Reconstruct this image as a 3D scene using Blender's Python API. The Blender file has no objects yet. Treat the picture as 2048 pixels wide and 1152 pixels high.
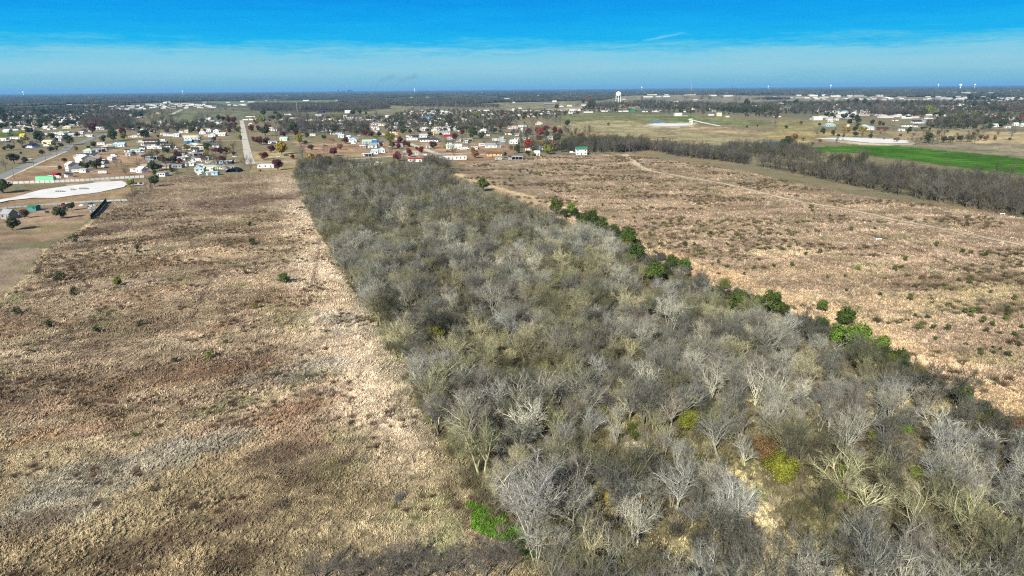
import bpy, math, random
import numpy as np
from mathutils import Matrix, Vector

R = math.radians
SC = bpy.context.scene
COL = SC.collection

# ------------------------------------------------------------------ camera
H = 60.0
FPX = 1365.0                       # focal length in pixels of the 2048 wide photograph
PITCH = math.atan(398.5 / FPX)
ROLL = math.atan(18.0 / 2048)
cp, sp = math.cos(PITCH), math.sin(PITCH)
Fv = Vector((0, cp, -sp)); R0 = Vector((1, 0, 0)); U0 = Vector((0, sp, cp))
Rv = R0 * math.cos(ROLL) - U0 * math.sin(ROLL)
Uv = U0 * math.cos(ROLL) + R0 * math.sin(ROLL)
cam = bpy.data.cameras.new('camera'); camo = bpy.data.objects.new('camera', cam)
COL.objects.link(camo)
cam.sensor_width = 36.0; cam.lens = FPX / 2048 * 36.0
cam.clip_start = 1.0; cam.clip_end = 90000
camo.matrix_world = Matrix(((Rv.x, Uv.x, -Fv.x, 0), (Rv.y, Uv.y, -Fv.y, 0), (Rv.z, Uv.z, -Fv.z, H), (0, 0, 0, 1)))
SC.camera = camo

# ------------------------------------------------------------------ exposure
EXPO = 0.76
SC.view_settings.view_transform = 'Standard'; SC.view_settings.look = 'None'
SC.view_settings.exposure = EXPO; SC.view_settings.gamma = 1.0
SC.view_settings.use_curve_mapping = False
SC.render.engine = 'CYCLES'
cy = SC.cycles
cy.max_bounces = 4; cy.diffuse_bounces = 2; cy.glossy_bounces = 1; cy.transmission_bounces = 1
cy.transparent_max_bounces = 4; cy.volume_bounces = 0
cy.use_denoising = False
cy.filter_width = 1.2

def lin(c):
    return tuple(((v / 255) / 12.92 if v / 255 <= 0.04045 else ((v / 255 + 0.055) / 1.055) ** 2.4) for v in c)
def A(r, g, b, k=0.72):            # base colour of a surface that shows as (r,g,b) in full sun
    l = lin((r, g, b)); return (l[0] * k, l[1] * k, l[2] * k)

# ------------------------------------------------------------------ sun and sky
SUN_EL = R(31); SH_AZ = R(24)      # shadows run away from the camera and to the right
sun = bpy.data.lights.new('sun', 'SUN'); suno = bpy.data.objects.new('sun', sun); COL.objects.link(suno)
sun.energy = 5.0; sun.angle = R(0.5); sun.color = (1.0, 0.96, 0.89)
ldir = Vector((math.sin(SH_AZ) * math.cos(SUN_EL), math.cos(SH_AZ) * math.cos(SUN_EL), -math.sin(SUN_EL)))
suno.rotation_euler = ldir.to_track_quat('-Z', 'Y').to_euler()

W = bpy.data.worlds.new('World'); SC.world = W; W.use_nodes = True
nt = W.node_tree; nt.nodes.clear()
def N(t, **k):
    n = nt.nodes.new(t)
    for a, v in k.items(): setattr(n, a, v)
    return n
def L(a, b): nt.links.new(a, b)
def M(op, a, b=None, c=None, clamp=False):
    n = nt.nodes.new('ShaderNodeMath'); n.operation = op; n.use_clamp = clamp
    for i, v in enumerate((a, b, c)):
        if v is None: continue
        if isinstance(v, (int, float)): n.inputs[i].default_value = v
        else: nt.links.new(v, n.inputs[i])
    return n.outputs[0]
out = N('ShaderNodeOutputWorld'); bg = N('ShaderNodeBackground'); bg.inputs[1].default_value = 0.1
sky = N('ShaderNodeTexSky'); sky.sky_type = 'NISHITA'; sky.sun_disc = False
sky.sun_elevation = SUN_EL
sky.sun_rotation = math.atan2(-ldir.x, -ldir.y)
sky.altitude = 60; sky.air_density = 1.0; sky.dust_density = 0.4; sky.ozone_density = 2.0
tc = N('ShaderNodeTexCoord'); sep = N('ShaderNodeSeparateXYZ'); L(tc.outputs['Generated'], sep.inputs[0])
el = M('MULTIPLY', M('ARCSINE', sep.outputs['Z']), 180 / math.pi)       # elevation in degrees
az = M('ARCTAN2', sep.outputs['X'], sep.outputs['Y'])
comb = N('ShaderNodeCombineXYZ'); L(M('MULTIPLY', az, 7.0), comb.inputs[0]); L(M('MULTIPLY', el, 1.5), comb.inputs[1])
n1 = N('ShaderNodeTexNoise'); n1.inputs['Scale'].default_value = 1.0; n1.inputs['Detail'].default_value = 8; n1.inputs['Roughness'].default_value = 0.62
L(comb.outputs[0], n1.inputs['Vector'])
comb2 = N('ShaderNodeCombineXYZ'); L(M('MULTIPLY', az, 60.0), comb2.inputs[0]); L(M('MULTIPLY', el, 7.0), comb2.inputs[1])
n2 = N('ShaderNodeTexNoise'); n2.inputs['Scale'].default_value = 1.0; n2.inputs['Detail'].default_value = 6; n2.inputs['Roughness'].default_value = 0.7
L(comb2.outputs[0], n2.inputs['Vector'])
amp = M('MULTIPLY', M('MULTIPLY_ADD', el, 0.35, 0.1, clamp=True), 1.3)
pert = M('ADD', M('MULTIPLY', M('SUBTRACT', n1.outputs[0], 0.5), 2.2), M('MULTIPLY', M('SUBTRACT', n2.outputs[0], 0.5), 0.9))
elp = M('ADD', el, M('MULTIPLY', amp, pert))
ramp = N('ShaderNodeValToRGB'); L(M('MULTIPLY', M('POWER', M('MAXIMUM', M('DIVIDE', elp, 90.0), 0.0), 0.5), 1.0), ramp.inputs[0])
stops = [(-1, (124, 186, 208)), (0.6, (132, 194, 214)), (1.6, (150, 208, 226)), (2.6, (128, 206, 231)), (3.15, (78, 194, 234)), (3.7, (22, 182, 240)), (5.2, (8, 166, 240)),
         (7.6, (4, 142, 230)), (12, (12, 112, 196)), (25, (28, 74, 124)), (90, (24, 44, 78))]
cr = ramp.color_ramp
while len(cr.elements) < len(stops): cr.elements.new(0.5)
for e, (a, c) in zip(cr.elements, stops):
    e.position = math.sqrt(max(a, 0) / 90); e.color = (*lin(c), 1)
SKY_GAIN = 10.0 / 2 ** EXPO
vm = N('ShaderNodeVectorMath', operation='SCALE'); L(ramp.outputs[0], vm.inputs[0]); vm.inputs['Scale'].default_value = SKY_GAIN
# contrail: a thin wispy line low in the north, given by azimuth and elevation
ca, ce = math.atan2(1302 - 1024, FPX * cp), 5.35
u = M('SUBTRACT', az, ca); v = M('SUBTRACT', el, 3.75)
t = M('SUBTRACT', v, M('MULTIPLY', u, 9.5))
wob = M('MULTIPLY', M('SUBTRACT', n2.outputs[0], 0.5), 0.28)
core = M('SUBTRACT', 1.0, M('DIVIDE', M('ABSOLUTE', M('ADD', t, wob)), 0.10), clamp=True)
ends = M('SUBTRACT', 1.0, M('POWER', M('DIVIDE', M('ABSOLUTE', u), 0.030), 2.0), clamp=True)
cf = M('MULTIPLY', M('MULTIPLY', core, ends), 0.22)
mx0 = N('ShaderNodeMix', data_type='RGBA'); L(cf, mx0.inputs[0]); L(vm.outputs[0], mx0.inputs[6]); mx0.inputs[7].default_value = (5, 6, 6.6, 1)
fac = M('SUBTRACT', 1.0, M('MULTIPLY', M('SUBTRACT', el, 14.0), 1 / 30.0, clamp=True))
mx = N('ShaderNodeMix', data_type='RGBA'); L(fac, mx.inputs[0]); L(sky.outputs[0], mx.inputs[6]); L(mx0.outputs[2], mx.inputs[7])
L(mx.outputs[2], bg.inputs[0]); L(bg.outputs[0], out.inputs[0])

# ------------------------------------------------------------------ helpers
def G(x, y, z=0.0):
    """the point of the plane at height z that the photograph shows at pixel (x, y)"""
    d = Fv * FPX + Rv * (x - 1024) + Uv * (576 - y)
    t = (H - z) / -d.z
    return Vector((d.x * t, d.y * t, z))
def ppm(p):                        # photograph pixels per metre at a point
    return FPX / max((Vector(p) - Vector((0, 0, H))).dot(Fv), 1)
def proj(X, Y, Z=0.0):
    dx, dy, dz = X, Y, Z - H
    f = dy * Fv.y + dz * Fv.z + dx * Fv.x
    return 1024 + FPX * (dx * Rv.x + dy * Rv.y + dz * Rv.z) / f, 576 - FPX * (dx * Uv.x + dy * Uv.y + dz * Uv.z) / f

def tag(o, label=None, cat=None, group=None, kind=None, tint=None):
    if label: o['label'] = label
    if cat: o['category'] = cat
    if group: o['group'] = group
    if kind: o['kind'] = kind
    if tint: o['tint'] = [float(tint[0]), float(tint[1]), float(tint[2]), 1.0]
    return o
def mesh(name, vs, fs, mat=None, mats=None, mi=None, smooth=False):
    m = bpy.data.meshes.new(name)
    if isinstance(vs, np.ndarray): vs = vs.tolist()
    m.from_pydata(vs, [], fs)
    for k in (mats or ([mat] if mat else [])): m.materials.append(k)
    if mi is not None: m.polygons.foreach_set('material_index', mi)
    if smooth: m.polygons.foreach_set('use_smooth', [True] * len(m.polygons))
    m.update(); return m
def ob(name, m, parent=None, loc=None, rz=0, s=None, tint=None):
    o = bpy.data.objects.new(name, m); COL.objects.link(o)
    if parent: o.parent = parent
    if loc is not None: o.location = loc
    if rz: o.rotation_euler[2] = rz
    if s is not None: o.scale = (s, s, s) if isinstance(s, (int, float)) else s
    if tint: o['tint'] = [float(tint[0]), float(tint[1]), float(tint[2]), 1.0]
    return o
class MB:
    def __init__(s): s.v = []; s.f = []
    def box(s, cx, cy, cz, sx, sy, sz, rz=0, taper=1.0):
        b = len(s.v); c, n = math.cos(rz), math.sin(rz)
        for k in (0, 1):
            tt = taper if k else 1.0
            for (i, j) in ((-1, -1), (1, -1), (1, 1), (-1, 1)):
                x, y = i * sx / 2 * tt, j * sy / 2 * tt
                s.v.append((cx + x * c - y * n, cy + x * n + y * c, cz + k * sz))
        for q in ((3, 2, 1, 0), (4, 5, 6, 7), (0, 1, 5, 4), (1, 2, 6, 5), (2, 3, 7, 6), (3, 0, 4, 7)):
            s.f.append([b + i for i in q])
        return s
    def tube(s, p, q, r0, r1, n=6, cap=True):
        p, q = Vector(p), Vector(q); d = (q - p)
        if d.length < 1e-6: return s
        d.normalize(); a = d.cross(Vector((0, 0, 1)) if abs(d.z) < .9 else Vector((1, 0, 0))).normalized(); e = d.cross(a)
        b = len(s.v)
        for i in range(n):
            t = 2 * math.pi * i / n; o = a * math.cos(t) + e * math.sin(t)
            s.v.append(tuple(p + o * r0)); s.v.append(tuple(q + o * r1))
        for i in range(n):
            j = (i + 1) % n; s.f.append([b + 2 * i, b + 2 * j, b + 2 * j + 1, b + 2 * i + 1])
        if cap:
            s.f.append([b + 2 * i + 1 for i in range(n)]); s.f.append([b + 2 * i for i in reversed(range(n))])
        return s
    def quad(s, *p):
        b = len(s.v); s.v += [tuple(k) for k in p]; s.f.append(list(range(b, b + len(p)))); return s
    def lathe(s, prof, n=24, cx=0, cy=0):
        b = len(s.v)
        for (r, z) in prof:
            for i in range(n):
                t = 2 * math.pi * i / n; s.v.append((cx + r * math.cos(t), cy + r * math.sin(t), z))
        for k in range(len(prof) - 1):
            for i in range(n):
                j = (i + 1) % n
                s.f.append([b + k * n + i, b + k * n + j, b + (k + 1) * n + j, b + (k + 1) * n + i])
        s.f.append([b + i for i in reversed(range(n))]); s.f.append([b + (len(prof) - 1) * n + i for i in range(n)])
        return s
    def mesh(s, name, mat, smooth=False): return mesh(name, s.v, s.f, mat, smooth=smooth)

# value noise in numpy
def _h(ix, iy, seed):
    n = (ix.astype(np.int64) * 374761393 + iy.astype(np.int64) * 668265263 + seed * 1442695041) & 0xffffffff
    n = ((n ^ (n >> 13)) * 1274126177) & 0xffffffff
    n = ((n ^ (n >> 16)) * 2246822519) & 0xffffffff
    return (n ^ (n >> 15)) / 4294967295.0
def vnoise(x, y, seed=0):
    xi, yi = np.floor(x), np.floor(y); fx, fy = x - xi, y - yi
    fx = fx * fx * (3 - 2 * fx); fy = fy * fy * (3 - 2 * fy)
    a = _h(xi, yi, seed); b = _h(xi + 1, yi, seed); c = _h(xi, yi + 1, seed); d = _h(xi + 1, yi + 1, seed)
    return (a * (1 - fx) + b * fx) * (1 - fy) + (c * (1 - fx) + d * fx) * fy
def fbm(x, y, scale, seed=0, octv=4, rough=0.55):
    s = 0; a = 1; t = 0; f = 1 / scale
    for o in range(octv):
        s = s + a * vnoise(x * f + 13.7 * o, y * f - 7.3 * o, seed + o); t += a; a *= rough; f *= 2.03
    return s / t
def inside(x, y, poly):
    r = np.zeros(x.shape, bool); n = len(poly)
    for i in range(n):
        x1, y1 = poly[i]; x2, y2 = poly[(i + 1) % n]
        if y1 == y2: continue
        c = ((y1 > y) != (y2 > y)) & (x < (x2 - x1) * (y - y1) / (y2 - y1) + x1)
        r ^= c
    return r
def gpoly(pts, z=0.0): return [tuple(G(x, y, z)[:2]) for x, y in pts]
def sstep(a, b, x): t = np.clip((x - a) / (b - a), 0, 1); return t * t * (3 - 2 * t)

# ------------------------------------------------------------------ materials
def material(name, build):
    m = bpy.data.materials.new(name); m.use_nodes = True; t = m.node_tree
    b = t.nodes['Principled BSDF']; b.inputs['Roughness'].default_value = 0.9
    if 'Specular IOR Level' in b.inputs: b.inputs['Specular IOR Level'].default_value = 0.2
    build(t, b); return m
def tint_out(t, typ='INSTANCER'):
    a = t.nodes.new('ShaderNodeAttribute'); a.attribute_type = typ; a.attribute_name = 'tint'; return a.outputs['Color']
def noise(t, scale, detail=4, rough=0.6, coord='pos', dist=0):
    n = t.nodes.new('ShaderNodeTexNoise'); n.inputs['Scale'].default_value = scale; n.inputs['Detail'].default_value = detail
    n.inputs['Roughness'].default_value = rough; n.inputs['Distortion'].default_value = dist
    if coord == 'pos':
        g = t.nodes.new('ShaderNodeNewGeometry'); t.links.new(g.outputs['Position'], n.inputs['Vector'])
    else:
        g = t.nodes.new('ShaderNodeTexCoord'); t.links.new(g.outputs['Object'], n.inputs['Vector'])
    return n.outputs['Fac']
def mrange(t, v, a, b, c, d):
    n = t.nodes.new('ShaderNodeMapRange'); t.links.new(v, n.inputs[0])
    for i, k in enumerate((a, b, c, d)): n.inputs[i + 1].default_value = k
    return n.outputs[0]
def mulc(t, col, f):
    n = t.nodes.new('ShaderNodeVectorMath'); n.operation = 'SCALE'
    t.links.new(col, n.inputs[0])
    if isinstance(f, float): n.inputs['Scale'].default_value = f
    else: t.links.new(f, n.inputs['Scale'])
    return n.outputs[0]
def mixc(t, f, a, b):
    n = t.nodes.new('ShaderNodeMix'); n.data_type = 'RGBA'
    if isinstance(f, float): n.inputs[0].default_value = f
    else: t.links.new(f, n.inputs[0])
    for i, v in ((6, a), (7, b)):
        if isinstance(v, tuple): n.inputs[i].default_value = (*v, 1)
        else: t.links.new(v, n.inputs[i])
    return n.outputs[2]
def bump(t, b, h, strength=0.5, dist=0.1):
    n = t.nodes.new('ShaderNodeBump'); n.inputs['Strength'].default_value = strength; n.inputs['Distance'].default_value = dist
    t.links.new(h, n.inputs['Height']); t.links.new(n.outputs[0], b.inputs['Normal'])

def m_tint(lo=0.8, hi=1.15, sc=0.8, rough=0.85, isl=False, bmp=0):
    def f(t, b):
        c = tint_out(t)
        n = noise(t, sc)
        c = mulc(t, c, mrange(t, n, 0.3, 0.7, lo, hi))
        if isl:
            g = t.nodes.new('ShaderNodeNewGeometry')
            k = .4 if isl is True else isl
            c = mulc(t, c, mrange(t, g.outputs['Random Per Island'], 0, 1, 1 - k, 1 + k))
        t.links.new(c, b.inputs['Base Color']); b.inputs['Roughness'].default_value = rough
        if bmp: bump(t, b, n, 0.4, bmp)
    return f
MAT = {}
MAT['bark'] = material('bark', m_tint(0.7, 1.25, 3.0))
MAT['twig'] = material('twigs', m_tint(0.8, 1.2, 0.5, isl=True))
MAT['leaf'] = material('leaves', m_tint(0.65, 1.35, 0.5, isl=True))
MAT['wall'] = material('painted_wall', m_tint(0.88, 1.06, 0.6))
MAT['roofm'] = material('roofing', m_tint(0.8, 1.12, 0.5, 0.75))
MAT['paint'] = material('vehicle_paint', m_tint(0.95, 1.03, 0.5, 0.35))
MAT['grass'] = material('dry_grass', m_tint(0.8, 1.22, .6, isl=.22))
def flat(c, rough=0.8, metal=0.0, v=0.12, sc=1.5):
    def f(t, b):
        n = noise(t, sc); cc = mixc(t, n, tuple(k * (1 - v) for k in c), tuple(k * (1 + v) for k in c))
        t.links.new(cc, b.inputs['Base Color']); b.inputs['Roughness'].default_value = rough; b.inputs['Metallic'].default_value = metal
    return f
MAT['glass'] = material('window_glass', flat((0.03, 0.04, 0.05), 0.15))
MAT['dark'] = material('dark_rubber', flat((0.02, 0.02, 0.02), 0.8))
MAT['wood'] = material('weathered_wood', flat((0.16, 0.12, 0.09), 0.9))
MAT['wpost'] = material('treated_pole', flat((0.10, 0.08, 0.06), 0.9))
MAT['black'] = material('black_screen_fabric', flat((0.02, 0.018, 0.018), 0.9))
MAT['white'] = material('white_coating', flat((0.78, 0.78, 0.75), 0.6, v=0.04))
MAT['steel'] = material('galvanised_steel', flat((0.42, 0.43, 0.43), 0.55, v=0.08))
MAT['concrete'] = material('concrete', flat(A(214, 205, 182), 0.9, v=0.14, sc=0.25))
MAT['asphalt'] = material('old_asphalt', flat(A(150, 150, 142), 0.9, v=0.14, sc=0.2))
MAT['caliche'] = material('white_gravel', flat(A(240, 235, 224), 0.95, v=0.34, sc=0.11))
MAT['dirt'] = material('tan_dirt', flat(A(226, 202, 164), 0.95, v=0.15, sc=0.3))
def f_ground(t, b):
    a = t.nodes.new('ShaderNodeAttribute'); a.attribute_name = 'gcol'
    n = noise(t, 1.6, 6, 0.75); n3 = noise(t, 0.12, 5, 0.65)
    c = mulc(t, a.outputs['Color'], mrange(t, n, 0.28, 0.72, 0.50, 1.5))
    c = mulc(t, c, mrange(t, n3, 0.3, 0.7, 0.84, 1.16))
    t.links.new(c, b.inputs['Base Color']); b.inputs['Roughness'].default_value = 1.0
    b.inputs['Specular IOR Level'].default_value = 0.0
    bump(t, b, n, 1.0, 0.5)
MAT['ground'] = material('ground', f_ground)
def f_water(t, b):
    b.inputs['Base Color'].default_value = (0.03, 0.07, 0.12, 1); b.inputs['Roughness'].default_value = 0.12
    b.inputs['Specular IOR Level'].default_value = 0.5
    bump(t, b, noise(t, 1.0), 0.15, 0.05)
MAT['water'] = material('pond_water', f_water)
# ------------------------------------------------------------------ the lie of the land: field shapes traced on the ground
P_LEFT = [(-900, 1500), (-500, 760), (-150, 640), (0, 598), (62, 540), (92, 497), (150, 468), (182, 440), (216, 402), (262, 392), (300, 362), (340, 352), (470, 350), (590, 345), (606, 400), (640, 470), (700, 560), (760, 650), (800, 720), (850, 820), (905, 900), (960, 1000), (1040, 1090), (1160, 1300), (1200, 1500)]
P_RIGHT = [(905, 352), (930, 330), (1040, 312), (1240, 305), (1350, 322), (1500, 346), (1700, 388), (2048, 436), (2500, 500), (3000, 700), (2800, 1100), (2300, 960), (2048, 850), (1900, 770), (1760, 710), (1600, 640), (1450, 580), (1330, 530), (1220, 480), (1100, 430), (1000, 385)]
P_WOOD = [(588, 350), (606, 400), (640, 470), (700, 565), (742, 640), (790, 720), (830, 800), (875, 880), (930, 975), (990, 1062), (1040, 1120), (1200, 1330), (2900, 1500), (2700, 1050), (2300, 985), (2048, 880), (1900, 800), (1780, 745), (1700, 705), (1560, 640), (1450, 590), (1330, 550), (1240, 505), (1180, 470), (1080, 430), (960, 395), (890, 350), (850, 335), (720, 332), (620, 335)]
PAINT = [
    ([(1190, 193), (1290, 191), (1400, 189), (1700, 193), (1800, 194), (1990, 196), (1960, 204), (1700, 204), (1560, 201), (1500, 205), (1250, 206)], (158, 146, 118)),
    ([(402, 203), (500, 202), (680, 200), (690, 206), (560, 208), (450, 209)], (126, 142, 100)),
    ([(300, 238), (400, 216), (500, 222), (560, 230), (480, 240), (420, 243), (330, 244)], (130, 130, 98)),
    ([(690, 216), (1000, 205), (1240, 199), (1240, 212), (1000, 222), (840, 232), (720, 226)], (155, 146, 114)),
    ([(1030, 222), (1240, 209), (1300, 211), (1240, 222), (1100, 222)], (190, 172, 135)),
    ([(1090, 236), (1160, 227), (1300, 229), (1430, 232), (1560, 246), (1500, 254), (1340, 246), (1240, 240), (1120, 244)], (138, 138, 92)),
    ([(1346, 233), (1390, 231), (1386, 239), (1352, 238)], (112, 142, 62)),
    ([(1110, 250), (1200, 239), (1280, 244), (1290, 252), (1500, 260), (1600, 275), (1610, 286), (1520, 294), (1420, 298), (1300, 294), (1210, 287), (1170, 268)], (184, 170, 126)),
    ([(1330, 254), (1450, 255), (1536, 266), (1540, 272), (1420, 264)], (194, 166, 128)),
    ([(1080, 258), (1160, 262), (1330, 276), (1440, 290), (1300, 284), (1200, 280)], (188, 162, 120)),
    ([(1540, 240), (1660, 241), (1700, 246), (1640, 252), (1600, 262), (1560, 265)], (172, 160, 108)),
    ([(1536, 262), (1720, 262), (1760, 268), (1640, 276), (1600, 290), (1536, 282)], (186, 164, 112)),
    ([(1700, 255), (1900, 240), (2048, 238), (2300, 245), (2300, 262), (1780, 262)], (150, 140, 110)),
    ([(1760, 263), (2300, 262), (2300, 288), (1950, 287), (1800, 277)], (196, 174, 130)),
    ([(1790, 289), (2300, 286), (2400, 350), (1960, 307), (1860, 295)], (168, 154, 126)),
    ([(1596, 294), (1640, 293), (1700, 291), (1790, 291), (1960, 308), (2048, 317), (2400, 352), (2400, 395), (2048, 349), (1960, 341), (1840, 324), (1700, 306), (1640, 304)], (84, 126, 44)),
    ([(-90, 422), (-90, 411), (0, 397), (45, 389), (85, 377), (130, 370), (190, 363), (250, 359), (264, 368), (250, 377), (150, 394), (70, 399), (20, 405)], (214, 200, 172)),
    ([(1615, 278), (1690, 273), (1745, 275), (1825, 280), (1828, 290), (1740, 290), (1690, 285)], (208, 192, 160)),
    ([(1280, 252), (1310, 245), (1392, 245), (1390, 253), (1340, 255)], (200, 186, 152)),
    ([(-50, 266), (48, 262), (46, 273), (-50, 276)], (108, 126, 60)),
    ([(230, 298), (470, 290), (480, 345), (330, 350), (230, 352)], (158, 144, 110)),
    ([(590, 283), (780, 285), (905, 300), (870, 319), (760, 313), (640, 313), (600, 300)], (190, 156, 122)),
    ([(780, 285), (1010, 285), (1040, 312), (930, 330), (880, 320)], (186, 152, 118)),
    ([(500, 300), (590, 300), (592, 345), (500, 345)], (188, 166, 122)),
    ([(-60, 400), (20, 347), (110, 321), (170, 300), (300, 298), (300, 350), (200, 358), (10, 368)], (184, 152, 118)),
    ([(-300, 430), (0, 384), (300, 354), (262, 398), (100, 412), (-300, 440)], (176, 148, 112)),
    ([(-400, 470), (0, 424), (216, 404), (182, 438), (150, 468), (88, 482), (-300, 492)], (180, 152, 122)),
    ([(-400, 495), (0, 492), (84, 497), (60, 545), (0, 592), (-150, 640), (-400, 700)], (170, 150, 124)),
]
PAINTW = [(gpoly(p), c) for p, c in PAINT]
W_LEFT, W_RIGHT, W_WOOD = gpoly(P_LEFT), gpoly(P_RIGHT), gpoly(P_WOOD)
def dline(X, Y, pts):
    """distance to a polyline traced on the photograph"""
    w = [G(*p) for p in pts]; d = np.full(X.shape, 1e9)
    for a, b in zip(w[:-1], w[1:]):
        abx, aby = b.x - a.x, b.y - a.y; l2 = abx * abx + aby * aby
        t = np.clip(((X - a.x) * abx + (Y - a.y) * aby) / l2, 0, 1)
        d = np.minimum(d, np.hypot(X - a.x - t * abx, Y - a.y - t * aby))
    return d
def blob(X, Y, px, py, rx, ry, ang=0.0):
    """soft patch: centre on the photograph, radii in metres"""
    c = G(px, py); R_ = max(rx, ry) * 2.1; r = np.zeros(X.shape)
    ii = np.nonzero((abs(X - c.x) < R_) & (abs(Y - c.y) < R_))
    if not len(ii[0]): return r
    X, Y = X[ii], Y[ii]
    dx, dy = X - c.x, Y - c.y; ca, sa = math.cos(ang), math.sin(ang)
    u, v = dx * ca + dy * sa, -dx * sa + dy * ca
    n = fbm(X, Y, max(rx, ry) * 0.35, 91, 4) - 0.5
    r[ii] = sstep(1.15, 0.35, np.sqrt((u / rx) ** 2 + (v / ry) ** 2) + n * 1.6)
    return r
def wood_mask(X, Y):
    wx = X + (fbm(X, Y, 9, 5, 3) - .5) * 7; wy = Y + (fbm(X, Y, 9, 6, 3) - .5) * 7
    return inside(wx, wy, W_WOOD)
TRK = [(1270, 328), (1300, 342), (1370, 354), (1450, 368), (1530, 388), (1600, 404), (1700, 420), (1780, 438), (1900, 460), (2048, 491), (2300, 545)]
TRAILS = [[(1200, 440), (1400, 470), (1600, 520), (1800, 600), (2048, 660)], [(1320, 350), (1400, 420), (1520, 470), (1700, 560)], [(1600, 620), (1760, 560), (1950, 540)], [(1100, 350), (1300, 380), (1500, 440)]]
TRAIL_L = [[(100, 700), (300, 690), (520, 720), (700, 690)], [(60, 900), (260, 850), (470, 760), (620, 600), (640, 480)], [(200, 1150), (420, 1060), (640, 980), (800, 800)], [(340, 400), (420, 560), (330, 760)]]
def albedo(X, Y):
    D = np.hypot(X, Y)
    C = np.zeros(X.shape + (3,))
    def mix(f, c):
        f = np.asarray(f, float)[..., None]; np.copyto(C, C * (1 - f) + np.array(c, float) * f)
    big = fbm(X, Y, 160, 1, 5); mid = fbm(X, Y, 30, 2, 5); sm = fbm(X, Y, 7, 3, 5, .65); fine = fbm(X, Y, 1.8, 4, 3, .7)
    C[:] = (146, 136, 104)
    mix(sstep(.5, .68, mid) * .7, (172, 146, 112)); mix(sstep(.55, .75, sm) * .6, (120, 118, 80))
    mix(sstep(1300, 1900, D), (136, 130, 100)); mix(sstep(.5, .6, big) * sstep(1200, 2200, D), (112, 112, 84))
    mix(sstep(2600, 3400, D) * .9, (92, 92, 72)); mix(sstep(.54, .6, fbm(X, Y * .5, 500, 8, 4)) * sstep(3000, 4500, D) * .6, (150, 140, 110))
    wob = np.clip(D / 60, 1.5, 18)
    wx = X + (fbm(X, Y, 20, 11, 4) - .5) * wob; wy = Y + (fbm(X, Y, 20, 12, 4) - .5) * wob
    for poly, c in PAINTW:
        xs = [p[0] for p in poly]; ys = [p[1] for p in poly]
        bb = (wx > min(xs)) & (wx < max(xs)) & (wy > min(ys)) & (wy < max(ys))
        idx = np.nonzero(bb)
        if not len(idx[0]): continue
        ins = inside(wx[idx], wy[idx], poly)
        ii = tuple(k[ins] for k in idx)
        col = np.array(c, float)
        col = col * .96
        var = 1 + (mid[ii] - .5)[:, None] * .5 + (sm[ii] - .5)[:, None] * (.4 if c[1] > c[0] + 30 else .5)
        if c[1] <= c[0] + 30:
            g = sstep(.5, .7, fbm(X[ii], Y[ii] * 2.2, 70, 21, 4))[:, None]
            col = col * (1 - g * .35) + np.array((150, 148, 100)) * g * .35
        if c[1] > c[0] + 30: var = var * (1 + .10 * np.sin((X[ii] * .75 + Y[ii] * .66) * 6.283 / 15))[:, None]
        C[ii] = col * var
    # the brown field on the left
    wx = X + (fbm(X, Y, 8, 13, 4) - .5) * 4; wy = Y + (fbm(X, Y, 8, 14, 4) - .5) * 4
    S = [None]
    def fm(f, c): f = np.asarray(f)[..., None]; S[0] = S[0] * (1 - f) + np.array(c, float) * f
    full = (X, Y, mid, sm, fine)
    mL = inside(wx, wy, W_LEFT)
    X, Y, mid, sm, fine = (k[mL] for k in full)
    S[0] = np.zeros(X.shape + (3,)) + (174, 155, 124)
    ax, ay = X * .86 + Y * .5, -X * .5 + Y * .86                       # the patches run up to the right
    st = fbm(ax * .45, ay, 16, 31, 5, .6); st2 = fbm(ax * .5, ay, 6, 32, 5, .65); st3 = fbm(ax * .6, ay * 1.2, 45, 33, 4)
    fm(sstep(.50, .66, st3) * .5, (140, 120, 96)); fm(sstep(.52, .68, st) * .65, (208, 184, 152))
    fm(sstep(.50, .64, 1 - st) * .6, (130, 110, 88)); fm(sstep(.54, .72, st2) * .5, (196, 172, 140)); fm(sstep(.56, .72, 1 - st2) * .55, (114, 97, 78))
    fm(sstep(.58, .7, fbm(X, Y, 22, 35, 4)) * .3, (142, 110, 82)); fm(sstep(.6, .72, fbm(X, Y, 14, 36, 4)) * .45, (128, 128, 84))
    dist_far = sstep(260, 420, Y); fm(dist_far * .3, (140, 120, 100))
    de = dline(X, Y, [(592, 350), (640, 430), (690, 530), (740, 620), (790, 710), (840, 820), (900, 900), (960, 1000)])
    fm(sstep(25, 7, de + (mid - .5) * 26) * sstep(620, 300, Y) * .88, (226, 204, 172)); fm(sstep(7, 1.5, de + (sm - .5) * 6) * .6, (148, 140, 112))
    fm(sstep(118, 96, Y + (mid - .5) * 40) * .6, (168, 152, 112))
    for b in ((250, 930, 16, 7), (600, 740, 15, 6), (130, 1010, 14, 6), (430, 880, 9, 5), (690, 640, 9, 14)): fm(blob(X, Y, *b, .6) * .45, (160, 156, 142))
    for b in ((560, 905, 9, 4), (500, 1030, 6, 3), (290, 1090, 8, 4), (620, 790, 5, 3), (450, 1130, 9, 3), (60, 1050, 7, 4), (590, 960, 5, 3)): fm(blob(X, Y, *b, .6) * .55, (98, 82, 64))
    for b in ((420, 745, 18, 8), (140, 860, 12, 5), (560, 830, 14, 5), (440, 655, 9, 5), (600, 810, 8, 4)): fm(blob(X, Y, *b, .5) * .32, (146, 108, 80))
    for b in ((340, 440, 22, 8), (245, 492, 14, 6), (590, 445, 10, 8), (620, 470, 8, 9), (350, 585, 6, 5), (420, 508, 26, 12), (480, 435, 14, 8)): fm(blob(X, Y, *b, .5) * .6, (212, 184, 148))
    for b in ((480, 400, 60, 25), (300, 450, 30, 10), (210, 460, 25, 10)): fm(blob(X, Y, *b, .5) * .55, (112, 92, 78))
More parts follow.
